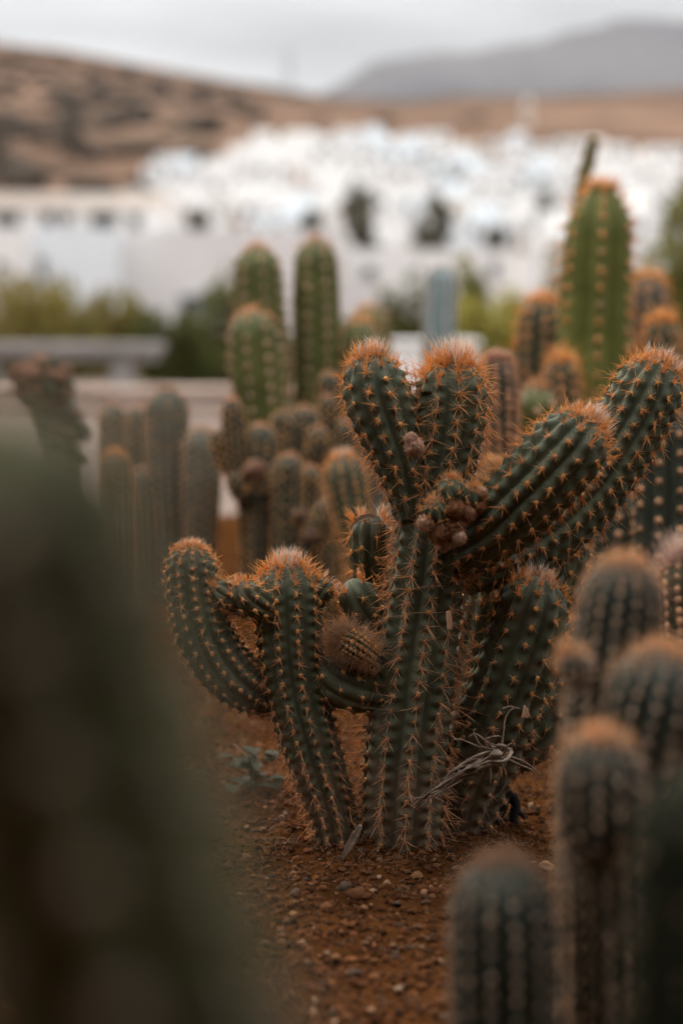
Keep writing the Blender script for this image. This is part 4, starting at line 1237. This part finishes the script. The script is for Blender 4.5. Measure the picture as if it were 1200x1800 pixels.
cactus('foreground_cactus', 'large completely blurred dark olive cactus leaning across the left foreground', 0.38, [[(440, 2900, 270), (355, 2300, 270), (215, 1700, 265), (95, 1250, 255), (30, 960, 232), (5, 720, 205)]], **dict(FR, ribs=8, skin='skin_olive', depth=0.2, sp=0.026, lrad=0.008, lcen=0.011, c_top=np.array((0.50, 0.40, 0.30)), c_low=np.array((0.42, 0.32, 0.25)), tuft=0.3, areole=0.0043, thick=0.0005, phase=-1.45, acol=np.array((0.55, 0.44, 0.36))))

# ------------------------------------------------------------------ soil: pebbles, gravel, litter
def stone_mesh(seed, lvl=2):
    v, f = ICO2 if lvl == 2 else ico()
    q = np.array([mnoise.noise(Vector(p) * 1.3 + Vector((seed * 3.1, 0, 0))) for p in v])
    q2 = np.array([mnoise.noise(Vector(p) * 3.3 + Vector((seed * 5.1, 2, 0))) for p in v])
    vv = v * (1 + 0.42 * q + 0.16 * q2)[:, None] * np.array((1.0, 0.85, 0.62))
    return vv, f


PEB = []
tones = [(0.34, 0.145, 0.062), (0.40, 0.20, 0.105), (0.22, 0.092, 0.042), (0.46, 0.26, 0.15), (0.17, 0.115, 0.085), (0.30, 0.145, 0.070), (0.50, 0.32, 0.21)]
for k in range(14):
    v, f = stone_mesh(k + 1)
    c = np.array(tones[k % 7])[None] * rng.uniform(0.6, 1.0, (len(v), 1)) * (0.62 if k < 7 else 0.34)
    me = mesh_np('pebble', v, tris=f, smooth=(k % 2 == 0), col=c)
    me.materials.append(M['stone'])
    PEB.append(me)


def pebble(px, py, rpx, k):
    p = G(px, py)
    o = link('pebble', PEB[k % 14], None, ground)
    r = rpx * PXM(p)
    o.location = (p[0], p[1], r * 0.22)
    o.scale = (r, r * rng.uniform(0.8, 1.2), r * rng.uniform(0.8, 1.1))
    o.rotation_euler = (rng.normal(0, 0.2), rng.normal(0, 0.2), rng.uniform(0, 6.28))
    return o


for px, py, rp, k in ((958, 1527, 15, 3), (935, 1520, 9, 6), (946, 1516, 6, 6), (728, 1506, 8, 6), (627, 1575, 19, 2), (574, 1596, 11, 0), (655, 1569, 9, 3), (733, 1542, 11, 5),
                      (605, 1562, 14, 4), (516, 1609, 8, 1), (532, 1661, 10, 3), (574, 1677, 6, 6), (552, 1780, 9, 3), (658, 1720, 10, 0), (624, 1714, 13, 4), (690, 1664, 9, 5),
                      (540, 1553, 9, 0), (515, 1540, 10, 5), (462, 1460, 8, 1), (434, 1455, 6, 3), (434, 1508, 9, 1), (698, 1589, 7, 4), (680, 1553, 7, 3), (716, 1528, 7, 0),
                      (665, 1544, 7, 6), (745, 1570, 8, 1), (775, 1512, 9, 2), (800, 1528, 8, 1), (765, 1690, 9, 2), (700, 1740, 8, 6), (600, 1640, 8, 2), (488, 1580, 9, 2)):
    pebble(px, py, rp, k)
for k in range(120):
    pebble(rng.uniform(400, 1000), 1440 + 380 * rng.uniform(0, 1) ** 1.1, 4 + 6 * rng.uniform() ** 2, int(rng.choice([0, 2, 4, 5, 7, 9, 11, 12, 1, 3])))
for k in range(40):
    pebble(rng.uniform(330, 700), rng.uniform(1230, 1440), rng.uniform(4, 8), int(rng.integers(0, 14)))

# fine gravel and crumbs of soil
iv, if_ = ico()
n = 46000
gx = rng.uniform(-0.36, 0.40, n)
gy = 1.25 + 2.2 * rng.uniform(0, 1, n) ** 1.6
sz = 0.0012 + 0.0042 * rng.uniform(0, 1, n) ** 3.0
gz = soil_z(gx, gy) + sz * 0.25
sc3 = sz[:, None] * rng.uniform(0.6, 1.4, (n, 3)) * np.array((1, 1, 0.75))
jit = rng.uniform(0.72, 1.25, (n, 12, 1))
th = rng.uniform(0, 6.28, n)
c_, s_ = np.cos(th), np.sin(th)
vv = iv[None] * jit * sc3[:, None]
vx = vv[..., 0] * c_[:, None] - vv[..., 1] * s_[:, None]
vy = vv[..., 0] * s_[:, None] + vv[..., 1] * c_[:, None]
V = np.stack([vx + gx[:, None], vy + gy[:, None], vv[..., 2] + gz[:, None]], -1).reshape(-1, 3)
F = (np.arange(n)[:, None, None] * 12 + if_[None]).reshape(-1, 3)
tn = np.array(tones + [(0.22, 0.09, 0.04), (0.28, 0.12, 0.05), (0.19, 0.08, 0.035), (0.32, 0.14, 0.06), (0.25, 0.10, 0.045)])
cc = tn[rng.choice(len(tn), n, p=[0.07, 0.03, 0.12, 0.02, 0.06, 0.08, 0.012, 0.14, 0.128, 0.12, 0.10, 0.12])] * np.array((1.0, 0.92, 0.82)) * rng.uniform(0.16, 0.48, (n, 1))
o = link('gravel', mesh_np('gravel', V, tris=F, smooth=False, col=np.repeat(cc, 12, 0)), M['stone'], None, 'stuff')
tag(o, 'fine reddish gravel and soil crumbs covering the cactus bed', 'gravel')


n = 900
ang_, rr_ = rng.uniform(0, 6.28, n), np.abs(rng.normal(0.06, 0.07, n))
ct = np.array([G(705, 1500), G(592, 1495), G(800, 1485)])[rng.integers(0, 3, n)]
lx, ly = ct[:, 0] + np.cos(ang_) * rr_, ct[:, 1] + np.sin(ang_) * rr_
lp = np.stack([lx, ly, soil_z(lx, ly) + rng.uniform(0.001, 0.006, n)], 1)
ld = unit(np.stack([rng.normal(size=n), rng.normal(size=n), rng.normal(0, 0.3, n)], 1))
o = link('fallen_spines', spine_mesh('fallen_spines', lp, ld, rng.uniform(0.008, 0.026, n), np.full(n, 0.0005), np.array((0.34, 0.22, 0.14))[None] * rng.uniform(0.5, 1.3, (n, 1))), M['spine'], None, 'stuff')
tag(o, 'fallen dead spines littering the soil round the cactus bases', 'litter')

# dead twisted twig caught between trunk and lower right stem
def TW(pts, Y):
    return [W(p[0], p[1], Y + (p[2] if len(p) > 2 else 0)) for p in pts]


YT = 1.90
tb = W(870, 1330, YT)
t = thing('dead_twig', 'dry grey twisted twig with frayed ends lodged in the spines right of the trunk', 'twig', tb)


def part_tube(name, pts, rp, mat, parent, Y, sides=7, rough=0.12, squash=0.8, n=8):
    P_ = np.array(TW(pts, Y))
    m_ = PXM(P_[0])
    V, Q, T_ = tube(P_, [r_ * m_ * (0.68 if mat is M['twig'] else 1.0) for r_ in rp], sides, n, squash, True, rough * 1.6)
    return link(name, mesh_np(name, V - np.array(parent.location), quads=Q, tris=T_), mat, parent)


for pts, rp in (([(722, 1418), (745, 1400), (775, 1380, -0.01), (810, 1358, -0.01), (845, 1338), (882, 1328)], [1.2, 2.8, 3.8, 4.8, 6, 7]),
                ([(745, 1408), (780, 1386), (815, 1362, -0.015), (850, 1348, -0.015), (890, 1336)], [1.5, 3, 4, 5, 6]),
                ([(757, 1398, 0.01), (800, 1352, 0.01), (835, 1330, 0.01), (876, 1318)], [1.2, 3, 4, 5]),
                ([(830, 1352), (855, 1340, -0.02), (885, 1338, -0.02), (897, 1322), (878, 1310), (862, 1322)], [3, 5, 6, 6, 5, 3])):
    part_tube('strand', pts, rp, M['twig'], t, YT)
for k in range(16):
    o1, o2, o3 = rng.normal(0, 7, 2), rng.normal(0, 5, 2), rng.normal(0, 8, 2)
    part_tube('fibre', [(735 + k * 5 + o1[0], 1408 - k * 3.4 + o1[1], rng.normal(0, 0.008)), (800 + o2[0], 1365 + o2[1], -0.012), (840 + o2[1], 1345 + o2[0], rng.normal(-0.01, 0.008)), (885 + o3[0], 1330 + o3[1], rng.normal(0, 0.01))], [0.6, 2.0, 2.2, 1.0], M['twig'], t, YT, 5, 0.1)
V, F = stone_mesh(33)
p = W(872, 1326, YT - 0.01)
link('knot', mesh_np('knot', V * (13 * PXM(p)) + p - np.array(t.location), tris=F), M['twig'], t)
for pts in ([(872, 1320), (840, 1312), (810, 1300), (792, 1301)], [(868, 1316), (850, 1300), (835, 1290), (822, 1296)], [(870, 1318), (845, 1310, -0.02), (832, 1285, -0.02), (838, 1282, -0.02)],
            [(880, 1318), (884, 1290), (888, 1262), (900, 1246), (915, 1246)], [(884, 1316), (896, 1308), (904, 1306)], [(886, 1328), (915, 1336), (938, 1352), (952, 1368)],
            [(886, 1332), (912, 1344), (936, 1356), (941, 1380)], [(878, 1338), (889, 1365), (880, 1392), (850, 1412)], [(876, 1312), (850, 1302, -0.02), (870, 1294, -0.02), (884, 1296, -0.02)],
            [(832, 1345), (842, 1362), (850, 1358)], [(780, 1385), (765, 1400), (752, 1424)], [(770, 1390), (740, 1402), (712, 1400)], [(884, 1246), (896, 1242), (914, 1245)],
            [(860, 1342), (862, 1370), (861, 1384)], [(815, 1366), (800, 1350), (785, 1362)]):
    part_tube('frayed_end', pts, [3.2] + [2.0] * (len(pts) - 2) + [0.6], M['twig'], t, YT, 5, 0.08)


def leaf_blade(name, label, cat, pts, wid, mat, Y, curl=0.25, nrm=(0, -1, 0.3), thick=0.0006):
    """a thin curled dry leaf or flake with a little thickness"""
    P_ = catmull(np.array(TW(pts, Y)), 6)
    k = len(P_)
    m_ = PXM(P_[0])
    T = unit(np.gradient(P_, axis=0))
    nn = np.array(nrm, dtype=float)
    S = unit(np.cross(T, nn))
    Nn = np.cross(S, T)
    wd = np.interp(np.linspace(0, 1, k), np.linspace(0, 1, len(wid)), wid) * m_
    rows = []
    for u in (-1, -0.5, 0, 0.5, 1):
        rows.append(P_ + S * (wd * u)[:, None] + Nn * (curl * wd * u * u)[:, None])
    A = np.stack(rows, 1)
    base = P_[0]
    V = A.reshape(-1, 3) - base
    i, j = np.meshgrid(np.arange(k - 1), np.arange(4), indexing='ij')
    Q = np.stack([i * 5 + j, i * 5 + j + 1, (i + 1) * 5 + j + 1, (i + 1) * 5 + j], -1).reshape(-1, 4)
    o = link(name, mesh_np(name, V, quads=Q), mat)
    o.location = Vector([float(c) for c in base])
    md = o.modifiers.new('solid', 'SOLIDIFY')
    md.thickness = thick
    return tag(o, label, cat)


leaf_blade('dry_leaf', 'dark curled dry leaf lying on the small cactus top left of the trunk', 'leaf', [(622, 921), (636, 913), (652, 909), (668, 911)], [2, 7, 6, 0.5], M['dryleaf'], YM - 0.01, 0.5, (0, -0.7, 0.9))
leaf_blade('husk_flake', 'pale papery flake caught in the spines on the right side of the trunk', 'flake', [(787, 1074), (789, 1090), (790, 1108)], [3, 5, 4], M['husk'], YM - 0.085, 0.3)
leaf_blade('husk_flake', 'small pointed pale husk stuck above the dead twig', 'flake', [(921, 1240), (923, 1250), (922, 1262)], [0.8, 5, 6], M['husk'], YM - 0.055, 0.4)
leaf_blade('dry_leaf', 'grey brown strap leaf leaning against the base of the trunk', 'leaf', [(600, 1512), (612, 1490), (624, 1470), (634, 1450)], [2, 6, 7, 3], M['twig'], 1.925, 0.3)

# black curled plastic piece on the soil
pb = G(893, 1455)
t = thing('black_plastic_piece', 'small black plastic drip peg standing in the soil right of the twig', 'drip peg', pb)
YB = float(pb[1])
part_tube('loop', [(868, 1458), (878, 1430), (890, 1402), (900, 1400), (906, 1416), (902, 1440), (914, 1456)], [7, 9, 10, 9, 9, 8, 5], M['blackplastic'], t, YB, 8, 0.0, 0.7)
part_tube('spike', [(905, 1425), (915, 1430), (922, 1440)], [6, 5, 2], M['blackplastic'], t, YB, 7, 0.0, 0.7)

# little weed on the soil at the left
pw = G(440, 1392)
t = thing('weed', 'low dusty green weed with rounded leaves on the soil below the crescent arm', 'weed', pw)


def weed_leaf(p0, d, ln, wd, tone):
    sdv = unit(np.cross(d, (0, 0, 1.0)))
    nn = np.cross(sdv, d)
    us = np.linspace(0, 1, 7)
    rows = []
    for u in us:
        w_ = wd * math.sin(math.pi * min(1, u * 0.93 + 0.05)) ** 0.7
        c = p0 + d * ln * u - np.array((0, 0, 1.0)) * ln * 0.35 * u * u
        rows.append([c - sdv * w_ + nn * w_ * 0.25, c, c + sdv * w_ + nn * w_ * 0.25])
    A = np.array(rows).reshape(-1, 3)
    i, j = np.meshgrid(np.arange(6), np.arange(2), indexing='ij')
    Q = np.stack([i * 3 + j, i * 3 + j + 1, (i + 1) * 3 + j + 1, (i + 1) * 3 + j], -1).reshape(-1, 4)
    return link('leaf', mesh_np('leaf', A, quads=Q, col=np.repeat(np.array([tone]), len(A), 0)), M['leaf'], t)


for k in range(34):
    a_ = rng.uniform(0, 6.28)
    el = rng.uniform(0.1, 0.9)
    d = np.array((math.cos(a_) * math.cos(el), math.sin(a_) * math.cos(el), math.sin(el)))
    weed_leaf(np.array((rng.normal(0, 0.020), rng.normal(0, 0.02), rng.uniform(0.004, 0.05))), d, rng.uniform(0.014, 0.034), rng.uniform(0.006, 0.012), np.array((0.058, 0.066, 0.038)) * rng.uniform(0.7, 1.3))
V, Q, T_ = merge([tube([(0, 0, -0.01), (rng.normal(0, 0.01), rng.normal(0, 0.01), 0.03), (rng.normal(0, 0.022), rng.normal(0, 0.022), 0.055)], [0.0018, 0.0015, 0.0008], 6, 4) for k in range(5)])
link('stalks', mesh_np('stalks', V, quads=Q, tris=T_), M['bark'], t)

# ------------------------------------------------------------------ haze
V, Q = box_verts(-3600, 3600, -200, 7000, -75, 720)
m = bpy.data.materials.new('haze')
m.use_nodes = True
m.node_tree.nodes.clear()
po = m.node_tree.nodes.new('ShaderNodeOutputMaterial')
pv = m.node_tree.nodes.new('ShaderNodeVolumePrincipled')
pv.inputs['Color'].default_value = (0.86, 0.89, 0.96, 1)
pv.inputs['Density'].default_value = 0.000055
m.node_tree.links.new(pv.outputs[0], po.inputs['Volume'])
hz = link('haze', mesh_np('haze', V, quads=Q, smooth=False), m, None, 'stuff')
tag(hz, 'thin pale haze in the air over the whole valley', 'haze')
